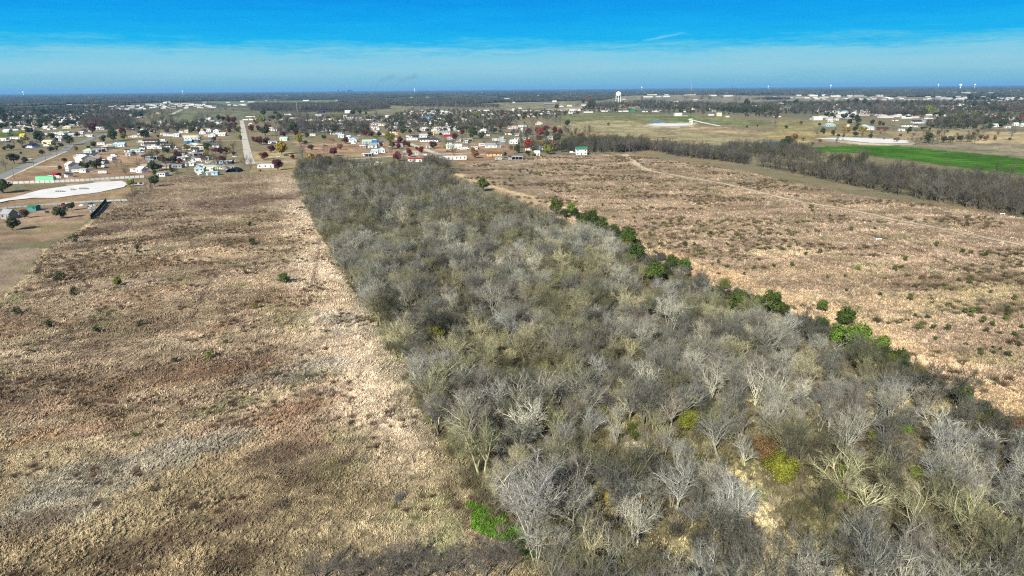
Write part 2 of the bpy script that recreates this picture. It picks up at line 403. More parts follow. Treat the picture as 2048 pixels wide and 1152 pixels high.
    for b in ((900, 1080, 10, 3), (850, 1010, 9, 4), (910, 980, 7, 2), (890, 1070, 9, 3)): fm(blob(X, Y, *b, 1.2) * .3, (146, 152, 100))
    for tt in TRAIL_L: fm(sstep(.9, .3, dline(X, Y, tt) + (sm - .5) * 1.5) * .45, (118, 100, 82))
    tr = dline(X, Y, [(180, 575), (140, 530), (215, 500), (290, 480)]); fm(sstep(1.2, .4, tr + (sm - .5) * 1.5) * .7, (92, 80, 62))
    tr = dline(X, Y, [(72, 545), (84, 515), (100, 492), (150, 470)]); fm(sstep(1.8, .6, tr + (sm - .5) * 2) * .8, (86, 76, 58))
    tr = dline(X, Y, [(0, 600), (40, 560), (84, 510), (92, 494), (145, 470), (184, 440)]); fm(sstep(2.6, 1, tr + (sm - .5) * 2) * .8, (214, 192, 148))
    tr = dline(X, Y, [(890, 960), (940, 1050), (1000, 1150)]); fm(sstep(1.5, .4, tr + (sm - .5) * 3) * .5, (118, 100, 78))
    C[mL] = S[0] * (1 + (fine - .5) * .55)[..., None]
    # the brown field on the right
    mR = inside(wx, wy, W_RIGHT)
    X, Y, mid, sm, fine = (k[mR] for k in full)
    S[0] = np.zeros(X.shape + (3,)) + (180, 157, 130)
    st = fbm(X * .4, Y, 14, 41, 5, .6); st2 = fbm(X * .45, Y, 5, 42, 5, .65); st3 = fbm(X * .5, Y, 50, 43, 4)
    fm(sstep(.48, .66, st3) * .55, (150, 130, 102)); fm(sstep(.55, .7, st) * .6, (204, 178, 142)); fm(sstep(.52, .66, 1 - st) * .5, (134, 114, 90))
    fm(sstep(.56, .72, st2) * .4, (200, 174, 138)); fm(sstep(.55, .7, 1 - st2) * .5, (118, 100, 78)); fm(sstep(.58, .72, fbm(X, Y, 12, 45, 4)) * .4, (120, 116, 76))
    de = dline(X, Y, [(905, 352), (1000, 380), (1130, 425), (1200, 460), (1400, 545), (1600, 610), (1800, 690), (2048, 800)])
    fm(sstep(13, 3, de + (mid - .5) * 22) * .7, (224, 192, 148))
    for tt in TRAILS: fm(sstep(1.1, .4, dline(X, Y, tt) + (sm - .5) * 1.6) * .5, (206, 184, 148))
    tr = dline(X, Y, TRK); fm(sstep(3.4, 1.4, tr + (sm - .5) * 2.4) * .95, (232, 208, 168))
    for b in ((1480, 590, 26, 9), (1900, 600, 30, 10), (1560, 505, 22, 7), (1780, 640, 18, 8)): fm(blob(X, Y, *b, .1) * .5, (222, 200, 154))
    for b in ((1950, 575, 16, 6), (2000, 720, 12, 7)): fm(blob(X, Y, *b, .1) * .5, (150, 140, 96))
    tr = dline(X, Y, [(1690, 455), (1800, 485), (1860, 510), (1990, 560)]); fm(sstep(1.3, .4, tr + (sm - .5) * 2) * .6, (108, 92, 68))
    tr = dline(X, Y, [(1900, 570), (1860, 530), (1940, 525), (2048, 560)]); fm(sstep(1.5, .4, tr + (sm - .5) * 2) * .5, (140, 134, 98))
    tr = dline(X, Y, [(905, 345), (960, 366), (1040, 388), (1100, 405), (1160, 432)]); fm(sstep(2.6, 1, tr + (sm - .5) * 2.5) * .9, (232, 202, 154))
    tr = dline(X, Y, [(1040, 316), (1180, 312), (1250, 308)]); fm(sstep(3.0, 1, tr) * .7, (216, 188, 146))
    C[mR] = S[0] * (1 + (fine - .5) * .5)[..., None]
    # floor of the wood
    X, Y, mid, sm, fine = full
    mW = wood_mask(X, Y)
    X, Y, mid, sm, fine = (k[mW] for k in full)
    S[0] = np.zeros(X.shape + (3,)) + (128, 118, 86)
    fm(sstep(.44, .6, sm) * .75, (186, 172, 128)); fm(sstep(.5, .66, 1 - sm) * .7, (92, 80, 60)); fm(sstep(.54, .7, mid) * .4, (112, 114, 66))
    tr = np.minimum(dline(X, Y, [(1270, 895), (1296, 940), (1390, 950), (1500, 975), (1530, 1040), (1548, 1160)]), dline(X, Y, [(640, 345), (670, 365), (695, 390)]))
    fm(sstep(3.0, 1.0, tr + (sm - .5) * 3) * .9, (204, 186, 142))
    for b in ((1450, 950, 9, 4), (1170, 690, 5, 4), (990, 610, 3, 5), (1330, 1100, 6, 3), (2000, 900, 14, 5), (1830, 790, 12, 5), (1730, 720, 10, 4), (1200, 1060, 4, 3), (1620, 1130, 7, 3), (1960, 960, 12, 5), (1280, 770, 5, 4), (1010, 820, 3, 4)):
        fm(blob(X, Y, *b, -.5) * .85, (208, 192, 140))
    C[mW] = S[0] * (1 + (fine - .5) * .6)[..., None]
    X, Y, mid, sm, fine = full
    g = sstep(.30, .52, blob(X, Y, 992, 1050, 3.4, 8.5, .66)); mix(g, (96, 136, 40))
    g = blob(X, Y, 1520, 985, 2, 2.6, .4); mix(g * .4, (150, 170, 90))
    C = np.clip(C, 8, 245) / 255.0
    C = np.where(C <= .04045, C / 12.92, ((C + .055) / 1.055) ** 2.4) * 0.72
    return C

def color_attr(m, name, C, dom='POINT'):
    a = m.attributes.new(name, 'FLOAT_COLOR', dom)
    d = np.ones((C.shape[0], 4), np.float32); d[:, :3] = C; a.data.foreach_set('color', d.ravel())

# ground: one sheet, finer near the middle of the valley floor and coarse behind
dep = [R(80), R(70), R(60), R(52)]
yy = 1240.0
while yy > 178.5:
    dep.append(math.atan((yy - 576) / FPX) + PITCH)
    yy -= 3.4 if yy > 600 else (2.4 if yy > 330 else (1.5 if yy > 240 else (0.8 if yy > 200 else 0.45)))
rad = np.array([H / math.tan(d) for d in dep if d > 0.0018] + [33000, 41000])
az_f = np.linspace(-R(41), R(41), 640)
az_c = np.linspace(R(41), R(319), 60)[1:-1]
azs = np.concatenate([az_f, az_c]); na, nr = len(azs), len(rad)
RR, AA = np.meshgrid(rad, azs, indexing='ij'); GX, GY = RR * np.sin(AA), RR * np.cos(AA)
GC = albedo(GX.ravel(), GY.ravel())
relief = (fbm(GX, GY, 2.2, 51, 3) - .5) * .22 * (RR < 500) + (fbm(GX, GY, 60, 52, 3) - .5) * .5 * (RR < 3000)
relief = np.where(RR < 3000, relief - .12, 0)
gv = np.stack([GX, GY, relief], -1).reshape(-1, 3)
gm = bpy.data.meshes.new('ground')
I = np.arange(nr - 1)[:, None] * na; J = np.arange(na)[None, :]; J2 = (J + 1) % na
q = np.stack([I + J, I + J2, I + na + J2, I + na + J], -1).reshape(-1, 4)[:, ::-1]
gv = np.vstack([gv, [[0, 0, -.1]]]); GC = np.vstack([GC, GC[:1]])
gm.vertices.add(len(gv)); gm.vertices.foreach_set('co', gv.ravel())
nq = len(q); nt3 = na
loops = np.concatenate([q.ravel(), np.stack([np.full(na, len(gv) - 1), (np.arange(na) + 1) % na, np.arange(na)], -1).ravel()])
gm.loops.add(len(loops)); gm.loops.foreach_set('vertex_index', loops.astype(np.int32))
gm.polygons.add(nq + na)
gm.polygons.foreach_set('loop_start', np.concatenate([np.arange(nq) * 4, nq * 4 + np.arange(na) * 3]).astype(np.int32))
gm.update(calc_edges=True); gm.validate()
color_attr(gm, 'gcol', GC)
gm.materials.append(MAT['ground'])
g_o = ob('ground', gm); tag(g_o, kind='structure')
def gz(x, y):
    """height of the ground"""
    r = math.hypot(x, y)
    if r > 3000: return 0.0
    X, Y = np.array([x]), np.array([y])
    return float((fbm(X, Y, 60, 52, 3)[0] - .5) * .5 - .12)

def strip(name, pts, width, mat, z=0.06, label=None, cat=None, kind='structure', step=12, jag=0.0, curb=0):
    """a road or track laid along traced points"""
    w = [G(*p) for p in pts]; P = []
    for a, b in zip(w[:-1], w[1:]):
        n = max(1, int((b - a).length / step))
        P += [a.lerp(b, i / n) for i in range(n)]
    P.append(w[-1]); vs, fs = [], []
    wd = width if isinstance(width, (tuple, list)) else (width, width)
    for i, p in enumerate(P):
        d = (P[min(i + 1, len(P) - 1)] - P[max(i - 1, 0)]).normalized(); nrm = Vector((-d.y, d.x, 0))
        hw = (wd[0] + (wd[1] - wd[0]) * i / max(len(P) - 1, 1)) / 2
        for s in (-1, 1):
            k = hw * (1 + random.uniform(-jag, jag)); q = p + nrm * s * k
            vs.append((q.x, q.y, max(gz(p.x, p.y), gz(q.x, q.y)) + z + .1))
    for i in range(len(P) - 1): fs.append([2 * i, 2 * i + 1, 2 * i + 3, 2 * i + 2])
    o = ob(name, mesh(name, vs, fs, mat)); tag(o, label, kind=kind); return o
def sheet(name, pts, mat, z=0.1, label=None, sub=7):
    """a flat patch of ground with an uneven edge"""
    w = [G(*p) for p in pts]; vs = []
    n = len(w); c = sum(w, Vector()) / n
    for i in range(n):
        a, b = w[i], w[(i + 1) % n]; m = max(1, int((b - a).length / sub)); m = min(m, 60)
        for k in range(m):
            p = a.lerp(b, k / m)
            j = min((b - a).length, 30) * .055
            vs.append((p.x + random.uniform(-j, j), p.y + random.uniform(-j, j), z + .12))
    from mathutils.geometry import tessellate_polygon
    tr = tessellate_polygon([[Vector(v) for v in vs]])
    m = mesh(name, vs, [list(t) for t in tr], mat)
    for p in m.polygons:
        pass
    o = ob(name, m); tag(o, label, kind='structure'); return o
random.seed(5)
strip('concrete_road', [(502, 328), (496, 310), (490, 280), (485, 250), (483, 241)], 7.5, MAT['concrete'], label='pale straight concrete road running away past the houses', step=8, jag=.05)
strip('paved_road', [(-260, 440), (-60, 380), (0, 355), (46, 334), (90, 315), (130, 300), (140, 291), (165, 285), (184, 276), (218, 267), (250, 262)], 9, MAT['asphalt'], z=.09, label='grey paved road curving past the houses on the left')
strip('dirt_road_shoulder', [(-240, 448), (0, 361), (48, 339), (92, 319), (131, 303)], 4.5, MAT['dirt'], z=.05, label='pale sandy shoulder beside the grey paved road', jag=.3)
strip('diagonal_street', [(708, 243), (730, 255), (768, 269), (790, 277), (820, 288), (850, 299), (882, 310)], 7, MAT['concrete'], label='pale street slanting down through the middle of the town', jag=.05)
strip('cross_street', [(594, 322), (560, 323), (512, 325), (500, 326)], 6, MAT['concrete'], z=.08, label='pale street crossing in front of the white mobile home', jag=.08)
strip('lower_street', [(694, 319), (720, 317), (768, 314), (830, 310), (880, 308), (945, 306)], 7, MAT['concrete'], z=.10, label='pale street passing behind the end of the wood', jag=.06)
strip('farm_track', [(1250, 309), (1262, 318), (1274, 330)], (7, 5), MAT['dirt'], z=.04, label='worn tan track leaving the far corner of the right hand field', jag=.25, step=5)
for sgn in (-1, 1):
    ln = []
    for i, q in enumerate(TRK):
        p = G(*q); q2 = G(*TRK[min(i + 1, len(TRK) - 1)]); q0 = G(*TRK[max(i - 1, 0)]); d = (q2 - q0).normalized()
        pp = p + Vector((-d.y, d.x, 0)) * .85 * sgn; ln.append(proj(pp.x, pp.y))
    strip('wheel_rut', ln, (1.5, 1.1), MAT['dirt'], z=.17, label='worn wheel rut of the long tan track across the right hand field', jag=.6, step=2.5)
strip('driveway', [(404, 281), (430, 281), (487, 281)], 4, MAT['dirt'], z=.04, label='thin pale driveway from the straight road to the blue shed', jag=.2)
strip('gravel_lane', [(218, 268), (240, 258)], 5, MAT['dirt'], z=.07, label='pale lane', jag=.2)
strip('far_lane', [(342, 229), (352, 225), (363, 219)], 12, MAT['concrete'], label='far pale lane slanting across the olive field', jag=.1)
strip('winding_lane', [(1383, 237), (1380, 239), (1392, 242), (1410, 246), (1440, 252)], 8, MAT['caliche'], label='thin white winding lane beyond the tan pasture', jag=.2)
strip('yard_drive', [(1040, 314), (1010, 313), (975, 311), (945, 306)], 3, MAT['dirt'], z=.05, label='short tan drive beside the orange tan house', jag=.3)
strip('side_drive', [(66, 334), (90, 334), (115, 333)], 4, MAT['caliche'], z=.05, label='pale drive leading off the grey paved road', jag=.2)
sheet('gravel_pad', [(-90, 414), (0, 400), (45, 391), (60, 386), (85, 380), (130, 373), (190, 366), (244, 362), (256, 368), (246, 374), (200, 385), (150, 391), (110, 397), (70, 396), (20, 402), (-90, 420)], MAT['caliche'], label='white gravel pad of the well site on the left')
sheet('quarry_pad', [(1630, 277), (1690, 275), (1745, 277), (1815, 281), (1816, 287), (1740, 286), (1690, 281)], MAT['caliche'], label='white gravel pad behind the green field')
sheet('limestone_pad', [(1292, 251), (1310, 247), (1385, 247), (1386, 251), (1340, 253)], MAT['caliche'], label='narrow white pad beyond the tan pasture')
sheet('white_yard', [(390, 338), (391, 328), (405, 328), (404, 340), (398, 352), (391, 350)], MAT['caliche'], label='pale concrete yard beside the long blue roofed house')
sheet('pond', [(1514, 287), (1536, 283.5), (1560, 283), (1574, 286), (1560, 288), (1536, 290), (1520, 290)], MAT['water'], z=.16, label='small blue pond beside the green field')
sheet('far_pond', [(1296, 243.5), (1312, 241.8), (1330, 243.5), (1315, 245.5)], MAT['water'], z=.16, label='small far pond beyond the tan pasture')

# ------------------------------------------------------------------ plant shapes
def tree_mesh(rng, Ht, spread, n1, n2, n3, n4, n5, wt=0.03, lean=0.0, forks=1, lod=0):
    """bare tree: arrays for trunk and limbs, and for the fine branches"""
    TV, TF, CV, CF = [], [], [], []
    def tube(V, F, pts, r0, r1, n):
        b = len(V); m = len(pts)
        for k, p in enumerate(pts):
            d = (pts[min(k + 1, m - 1)] - pts[max(k - 1, 0)])
            a = d.cross(Vector((.3, .2, 1)) if abs(d.z) < .8 * d.length else Vector((1, .1, 0)))
            a = a.normalized() if a.length > 1e-6 else Vector((1, 0, 0)); e = d.normalized().cross(a)
            r = r0 + (r1 - r0) * k / (m - 1)
            for i in range(n):
                t = 2 * math.pi * i / n; q = p + a * (math.cos(t) * r) + e * (math.sin(t) * r); V.append((q.x, q.y, q.z))
        for k in range(m - 1):
            for i in range(n):
                j = (i + 1) % n; F.append((b + k * n + i, b + k * n + j, b + (k + 1) * n + j, b + (k + 1) * n + i))
    def path(p, d, L, nseg, wig, up):
        pts = [p.copy()]; d = d.normalized()
        for k in range(nseg):
            d = (d + Vector((rng.uniform(-wig, wig), rng.uniform(-wig, wig), rng.uniform(-wig, wig) + up))).normalized()
            p = p + d * (L / nseg); pts.append(p.copy())
        return pts, d
    def at(pts, t):
        x = t * (len(pts) - 1); i = min(int(x), len(pts) - 2); return pts[i].lerp(pts[i + 1], x - i), (pts[i + 1] - pts[i]).normalized()
    def side(d, ang, rng):
        a = d.cross(Vector((rng.uniform(-1, 1), rng.uniform(-1, 1), rng.uniform(-1, 1))))
        if a.length < 1e-3: a = Vector((1, 0, 0))
        a.normalize(); return (d * math.cos(ang) + a * math.sin(ang)).normalized()
    for fk in range(forks):
        a0 = rng.uniform(0, 6.28)
        base = Vector((math.cos(a0) * .25 * (forks > 1), math.sin(a0) * .25 * (forks > 1), -.15))
        d0 = Vector((math.cos(a0) * (.28 if forks > 1 else .06) + lean, math.sin(a0) * (.28 if forks > 1 else .06), 1))
        tr, dd = path(base, d0, Ht * .30, 3, .08, .05)
        r0 = Ht * .020 / math.sqrt(forks) + .03
        tube(TV, TF, tr, r0 * 1.15, r0 * .8, 6 if lod == 0 else 4)
        for i in range(max(2, n1 // forks)):
            p, d = at(tr, rng.uniform(.55, 1.0) if i else 1.0)
            phi = 6.283 * (i + rng.uniform(-.3, .3)) / max(2, n1 // forks) + a0
            out_ = rng.uniform(.25, .95) * spread; 
            dv = Vector((math.cos(phi) * out_, math.sin(phi) * out_, 1.0)) if i else d
            l1, e1 = path(p, dv, Ht * rng.uniform(.50, .72), 4, .13, .05)
            tube(TV, TF, l1, r0 * .62, r0 * .18, 5 if lod == 0 else 3)
            for j in range(n2):
                p2, d2 = at(l1, rng.uniform(.18, .98)); dv2 = side(d2, rng.uniform(.4, .95), rng); dv2.z = dv2.z * .7 + .12
                l2, e2 = path(p2, dv2, Ht * rng.uniform(.20, .36), 3, .16, .07)
                tube(TV, TF, l2, r0 * .30, r0 * .13, 3)
                for k in range(n3):
                    p3, d3 = at(l2, rng.uniform(.15, 1.0)); dv3 = side(d3, rng.uniform(.35, 1.0), rng)
                    L3 = Ht * rng.uniform(.10, .2)
                    l3, e3 = path(p3, dv3, L3, 2, .2, .06)
                    tube(CV, CF, l3, r0 * .10 + wt * .25, wt * .3, 3)
                    for m in range(n4):
                        p4, d4 = at(l3, rng.uniform(.1, 1.0)); d4 = side(d4, rng.uniform(.3, 1.0), rng); d4.z += .12
                        L4 = Ht * rng.uniform(.055, .12)
                        q = p4 + d4 * L4; a = d4.cross(Vector((rng.uniform(-1, 1), rng.uniform(-1, 1), rng.uniform(-1, 1)))).normalized() * wt
                        b = len(CV); CV.append(tuple(p4 - a * .5)); CV.append(tuple(p4 + a * .5)); CV.append(tuple(q)); CF.append((b, b + 1, b + 2))
                        for s_ in range(n5):
                            p5 = p4.lerp(q, rng.uniform(.2, .8)); d5 = side(d4.normalized(), rng.uniform(.4, 1.0), rng); q5 = p5 + d5 * L4 * rng.uniform(.5, .9)
                            a = d5.cross(Vector((rng.uniform(-1, 1), rng.uniform(-1, 1), rng.uniform(-1, 1)))).normalized() * wt * .8
                            b = len(CV); CV.append(tuple(p5 - a * .5)); CV.append(tuple(p5 + a * .5)); CV.append(tuple(q5)); CF.append((b, b + 1, b + 2))
    return TV, TF, CV, CF
def leaf_cloud(rng, n, size, shape, zc, rx, rz, lumps=10, V=None, F=None):
    """leaf faces spread in clumps through a crown"""
    V = [] if V is None else V; F = [] if F is None else F
    cs = []
    for i in range(lumps):
        while True:
            p = Vector((rng.uniform(-1, 1), rng.uniform(-1, 1), rng.uniform(-1, 1)))
            if p.length < 1: break
        if shape == 'cone': k = (1 - (p.z + 1) / 2) ** .7; c = Vector((p.x * rx * .8 * k, p.y * rx * .8 * k, zc + p.z * rz))
        else: c = Vector((p.x * rx * .68, p.y * rx * .68, zc + p.z * rz * .68))
        r = (rx * rng.uniform(.28, .46)) * (1.0 if shape != 'cone' else max(.35, 1 - (p.z + 1) / 2.2))
        cs.append((c, r))
    for i in range(n):
        c, r = cs[rng.randrange(len(cs))]
        d = Vector((rng.gauss(0, 1), rng.gauss(0, 1), rng.gauss(0, 1))).normalized()
        p = c + Vector((d.x * r, d.y * r, d.z * r * .8)) * rng.uniform(.62, 1.08)
        nn = (d + Vector((rng.uniform(-.6, .6), rng.uniform(-.6, .6), rng.uniform(-.2, .8)))).normalized()
        a = nn.cross(Vector((rng.uniform(-1, 1), rng.uniform(-1, 1), rng.uniform(-1, 1)))).normalized(); e = nn.cross(a)
        s = size * rng.uniform(.6, 1.4); b = len(V)
        for (i_, j_) in ((-.5, -.35), (.5, -.3), (.1, .6)):
            q = p + a * s * i_ + e * s * j_; V.append((q.x, q.y, max(q.z, .05)))
        F.append((b, b + 1, b + 2))
    return V, F
rng = random.Random(11)
BARE = []
for i in range(9):
    Ht = 1.0
    tv, tf, cv, cf = tree_mesh(rng, 8.0, rng.uniform(.75, 1.15), rng.choice((6, 7, 8)), 6, 6, 4, 2, wt=.030, lean=rng.uniform(-.12, .12), forks=(1, 3, 2, 1, 4, 2, 1, 3, 2)[i])
    BARE.append((mesh('bare_trunk_shape', tv, tf, MAT['bark']), mesh('bare_crown_shape', cv, cf, MAT['twig'])))
BIG = tree_mesh(rng, 13.0, 1.05, 9, 8, 7, 5, 2, wt=.045, forks=3)
BIGM = (mesh('big_trunk_shape', BIG[0], BIG[1], MAT['bark']), mesh('big_crown_shape', BIG[2], BIG[3], MAT['twig']))
MIDS = []
for i in range(6):
    tv, tf, cv, cf = tree_mesh(rng, 8.0, rng.uniform(.8, 1.15), 5, 4, 5, 4, 1, wt=.06, forks=(1, 2, 3, 1, 2, 3)[i], lod=1)
    b = len(tv); MIDS.append(mesh('mid_tree_shape', tv + cv, tf + [tuple(k + b for k in f) for f in cf], mats=[MAT['bark'], MAT['twig']], mi=[0] * len(tf) + [1] * len(cf)))
FARS = []
for i in range(5):                                    # far bare crowns, a clump of coarse twigs
    tv, tf, cv, cf = tree_mesh(rng, 8.0, rng.uniform(.8, 1.1), 4, 4, 4, 3, 1, wt=.20, forks=(1, 2, 1, 2, 3)[i], lod=1)
    b = len(tv); FARS.append(mesh('far_tree_shape', tv + cv, tf + [tuple(k + b for k in f) for f in cf], mats=[MAT['bark'], MAT['twig']], mi=[0] * len(tf) + [1] * len(cf)))
def small_trunk(h, r, n=3):
    b = MB(); b.tube((0, 0, -.2), (0, 0, h), r, r * .7, 5)
    for k in range(n):
        t = 6.28 * k / n + .4; b.tube((0, 0, h * .8), (math.cos(t) * h * .6, math.sin(t) * h * .6, h * 1.7), r * .6, r * .3, 4)
    return b.mesh('leafy_trunk_shape', MAT['bark'])
LEAFY = []                                            # unit: 6 m wide, 6 m high
for i in range(5):
    V, F = leaf_cloud(rng, 1500, .42, 'ball', 2.9, 2.8, 2.4, 15)
    LEAFY.append((small_trunk(2.0, .22), mesh('leafy_crown_shape', V, F, MAT['leaf'])))
CEDAR = []                                            # unit: 3 m wide, 4 m high
for i in range(4):
    V, F = leaf_cloud(rng, 2600, .19, 'ball', 1.75, 1.55, 1.6, 30)
    CEDAR.append((small_trunk(1.2, .12, 2), mesh('cedar_crown_shape', V, F, MAT['leaf'])))
LEAFFINE = []
for i in range(3):
    V, F = leaf_cloud(rng, 5200, .17, 'ball', 3.0, 2.7, 2.4, 34)
    LEAFFINE.append((small_trunk(1.8, .18), mesh('fine_leafy_crown_shape', V, F, MAT['leaf'])))
LEAFLOW = []
for i in range(4):
    V, F = leaf_cloud(rng, 420, .85, 'ball', 2.8, 2.9, 2.4, 11)
    LEAFLOW.append(mesh('leafy_low_shape', V, F, MAT['leaf']))
BUSH = []
for i in range(4):                                    # unit 2 m
    V, F = leaf_cloud(rng, 420, .15, 'ball', .75, 1.0, .75, 11)
    BUSH.append(mesh('bush_shape', V, F, MAT['leaf']))
def brush_mesh(rng, n, h, w, wt):
    V, F = [], []
    for i in range(n):
        a = rng.uniform(0, 6.28); r = rng.uniform(0, w * .35); p = Vector((math.cos(a) * r, math.sin(a) * r, -.05))
        t = rng.uniform(0, 6.28); k = rng.uniform(.1, .9); d = Vector((math.cos(t) * k, math.sin(t) * k, 1)).normalized()
        q = p + d * h * rng.uniform(.5, 1.1); s = d.cross(Vector((rng.uniform(-1, 1), rng.uniform(-1, 1), .1))).normalized() * wt
        b = len(V); V += [tuple(p - s), tuple(p + s), tuple(q)]; F.append((b, b + 1, b + 2))
        for m in range(2):
            o = p.lerp(q, rng.uniform(.35, .8)); e = (d + Vector((rng.uniform(-.9, .9), rng.uniform(-.9, .9), rng.uniform(-.2, .5)))).normalized(); e2 = o + e * h * rng.uniform(.25, .45)
            s = e.cross(Vector((rng.uniform(-1, 1), rng.uniform(-1, 1), .1))).normalized() * wt * .7
            b = len(V); V += [tuple(o - s), tuple(o + s), tuple(e2)]; F.append((b, b + 1, b + 2))
    return V, F
BRUSH = [mesh('brush_shape', *brush_mesh(rng, 90, 1.7, 2.0, .022), MAT['twig']) for i in range(4)]
def tuft_mesh(rng, n, h, w, bw):
    V, F = [], []
    for i in range(n):
        a = rng.uniform(0, 6.28); r = rng.uniform(0, w * .4); p = Vector((math.cos(a) * r, math.sin(a) * r, -.06))
        t = rng.uniform(0, 6.28); k = rng.uniform(.2, 1.3); d = Vector((math.cos(t) * k, math.sin(t) * k, 1)).normalized()
        L_ = h * rng.uniform(.6, 1.2); m = p + d * L_ * .55; q = m + Vector((d.x * 1.4, d.y * 1.4, d.z * .35)) * L_ * .5
        s = Vector((-math.sin(t), math.cos(t), 0)) * bw * .5; b = len(V)
        V += [tuple(p - s), tuple(p + s), tuple(m + s * .8), tuple(m - s * .8), tuple(q)]; F += [(b, b + 1, b + 2, b + 3), (b + 3, b + 2, b + 4)]
    return V, F
TUFT = [mesh('tuft_shape', *tuft_mesh(rng, 16, .42, .55, .085), MAT['grass']) for i in range(5)]

# ------------------------------------------------------------------ scattered stuff: points carrying a shape, a turn, a size and a colour
def stuff(name, shapes, P, idx, rot, scl, tint, label, group=None):
    """one object: shapes set on points (geometry nodes)"""
    n = len(P); m = bpy.data.meshes.new(name); m.vertices.add(n)
    m.vertices.foreach_set('co', np.asarray(P, np.float32).ravel())
    a = m.attributes.new('shape', 'INT', 'POINT'); a.data.foreach_set('value', np.asarray(idx, np.int32))
    a = m.attributes.new('turn', 'FLOAT_VECTOR', 'POINT'); a.data.foreach_set('vector', np.asarray(rot, np.float32).ravel())
    a = m.attributes.new('size', 'FLOAT_VECTOR', 'POINT'); a.data.foreach_set('vector', np.asarray(scl, np.float32).ravel())
    color_attr(m, 'tint', np.asarray(tint, np.float32))
    o = ob(name, m)
    pc = bpy.data.collections.new(name + '_shapes')
    for k, s in enumerate(shapes):
        so = bpy.data.objects.new('%s_shape_%02d' % (name, k), s); pc.objects.link(so)
    t = bpy.data.node_groups.new(name, 'GeometryNodeTree')
    t.interface.new_socket('Geometry', in_out='INPUT', socket_type='NodeSocketGeometry')
    t.interface.new_socket('Geometry', in_out='OUTPUT', socket_type='NodeSocketGeometry')
    gi = t.nodes.new('NodeGroupInput'); go = t.nodes.new('NodeGroupOutput')
    ci = t.nodes.new('GeometryNodeCollectionInfo'); ci.inputs['Collection'].default_value = pc
    ci.inputs['Separate Children'].default_value = True; ci.inputs['Reset Children'].default_value = True
    ip = t.nodes.new('GeometryNodeInstanceOnPoints'); ip.inputs['Pick Instance'].default_value = True
    def na_(nm, ty):
        k = t.nodes.new('GeometryNodeInputNamedAttribute'); k.data_type = ty; k.inputs[0].default_value = nm
        return [s for s in k.outputs if s.enabled and s.name == 'Attribute'][0]
    t.links.new(gi.outputs[0], ip.inputs['Points']); t.links.new(ci.outputs[0], ip.inputs['Instance'])
    t.links.new(na_('shape', 'INT'), ip.inputs['Instance Index'])
    er = t.nodes.new('FunctionNodeEulerToRotation'); t.links.new(na_('turn', 'FLOAT_VECTOR'), er.inputs[0])
    t.links.new(er.outputs[0], ip.inputs['Rotation']); t.links.new(na_('size', 'FLOAT_VECTOR'), ip.inputs['Scale'])
    t.links.new(ip.outputs[0], go.inputs[0])
    md = o.modifiers.new('scatter', 'NODES'); md.node_group = t
    tag(o, label, kind='stuff')
    return o
nr_ = np.random.default_rng(7)
def rand_in(x0, x1, y0, y1, n):
    return nr_.uniform(x0, x1, n), nr_.uniform(y0, y1, n)
def gz_arr(X, Y): return (fbm(X, Y, 60, 52, 3) - .5) * .5 - .12
# ------------------------------------------------------------------ dry grass
TRK_R = [(1270, 328), (1300, 342), (1370, 354), (1450, 368), (1530, 388), (1600, 404), (1700, 420), (1780, 438), (1900, 460), (2048, 491), (2300, 545)]
def grass(name, x0, x1, y0, y1, bands, keep, label, light=1.18):
    Ps, S = [], []
    for (d0, d1, dens, sz) in bands:
        n = int((x1 - x0) * (y1 - y0) * dens)
        X, Y = rand_in(x0, x1, y0, y1, n); D = np.hypot(X, Y) + nr_.uniform(-45, 45, n) * (np.hypot(X, Y) > 170)
        px, py = proj(X, Y)
        k = (D >= d0) & (D < d1) & (px > -120) & (px < 2170) & (py < 1300)
        X, Y = X[k], Y[k]; k = keep(X, Y); X, Y = X[k], Y[k]
        Ps.append(np.stack([X, Y], -1)); S.append(np.full(len(X), sz))
    P = np.vstack(Ps); S = np.concatenate(S); n = len(P)
    T = albedo(P[:, 0], P[:, 1]) * light * nr_.uniform(.86, 1.14, (n, 1))
    Z = gz_arr(P[:, 0], P[:, 1])
    sc = S * nr_.uniform(.6, 1.35, n) * (0.7 + 0.9 * fbm(P[:, 0], P[:, 1], 2.4, 77, 2))
    return stuff(name, TUFT, np.stack([P[:, 0], P[:, 1], Z], -1), nr_.integers(0, 5, n),
                 np.stack([nr_.uniform(-.2, .2, n), .15 + .5 * fbm(P[:, 0], P[:, 1], 10, 78, 2), 12 * fbm(P[:, 0], P[:, 1], 25, 79, 2) + nr_.uniform(-.7, .7, n)], -1),
                 np.stack([sc, sc, sc * nr_.uniform(.7, 1.2, n)], -1), T, label)
grass('dry_grass', -330, 60, 60, 600, [(60, 140, 4.6, 1.0), (140, 210, 2.2, 1.35), (210, 330, 1.0, 1.5), (330, 600, .28, 1.5)],
      lambda X, Y: inside(X, Y, W_LEFT) & ~wood_mask(X, Y), 'dry tan and brown grass covering the left hand field')
grass('dry_grass', 20, 480, 110, 640, [(100, 210, 2.6, 1.15), (210, 300, 1.3, 1.4), (300, 420, .5, 1.6), (420, 640, .22, 1.6)],
      lambda X, Y: inside(X, Y, W_RIGHT) & ~wood_mask(X, Y) & (dline(X, Y, TRK_R) > 3.0), 'dry tan grass covering the right hand field')
grass('woodland_grass', -60, 220, 60, 260, [(60, 150, 1.6, 1.3), (150, 260, .6, 2.0)],
      lambda X, Y: wood_mask(X, Y), 'dry straw coloured grass between the trees of the wood', 1.12)
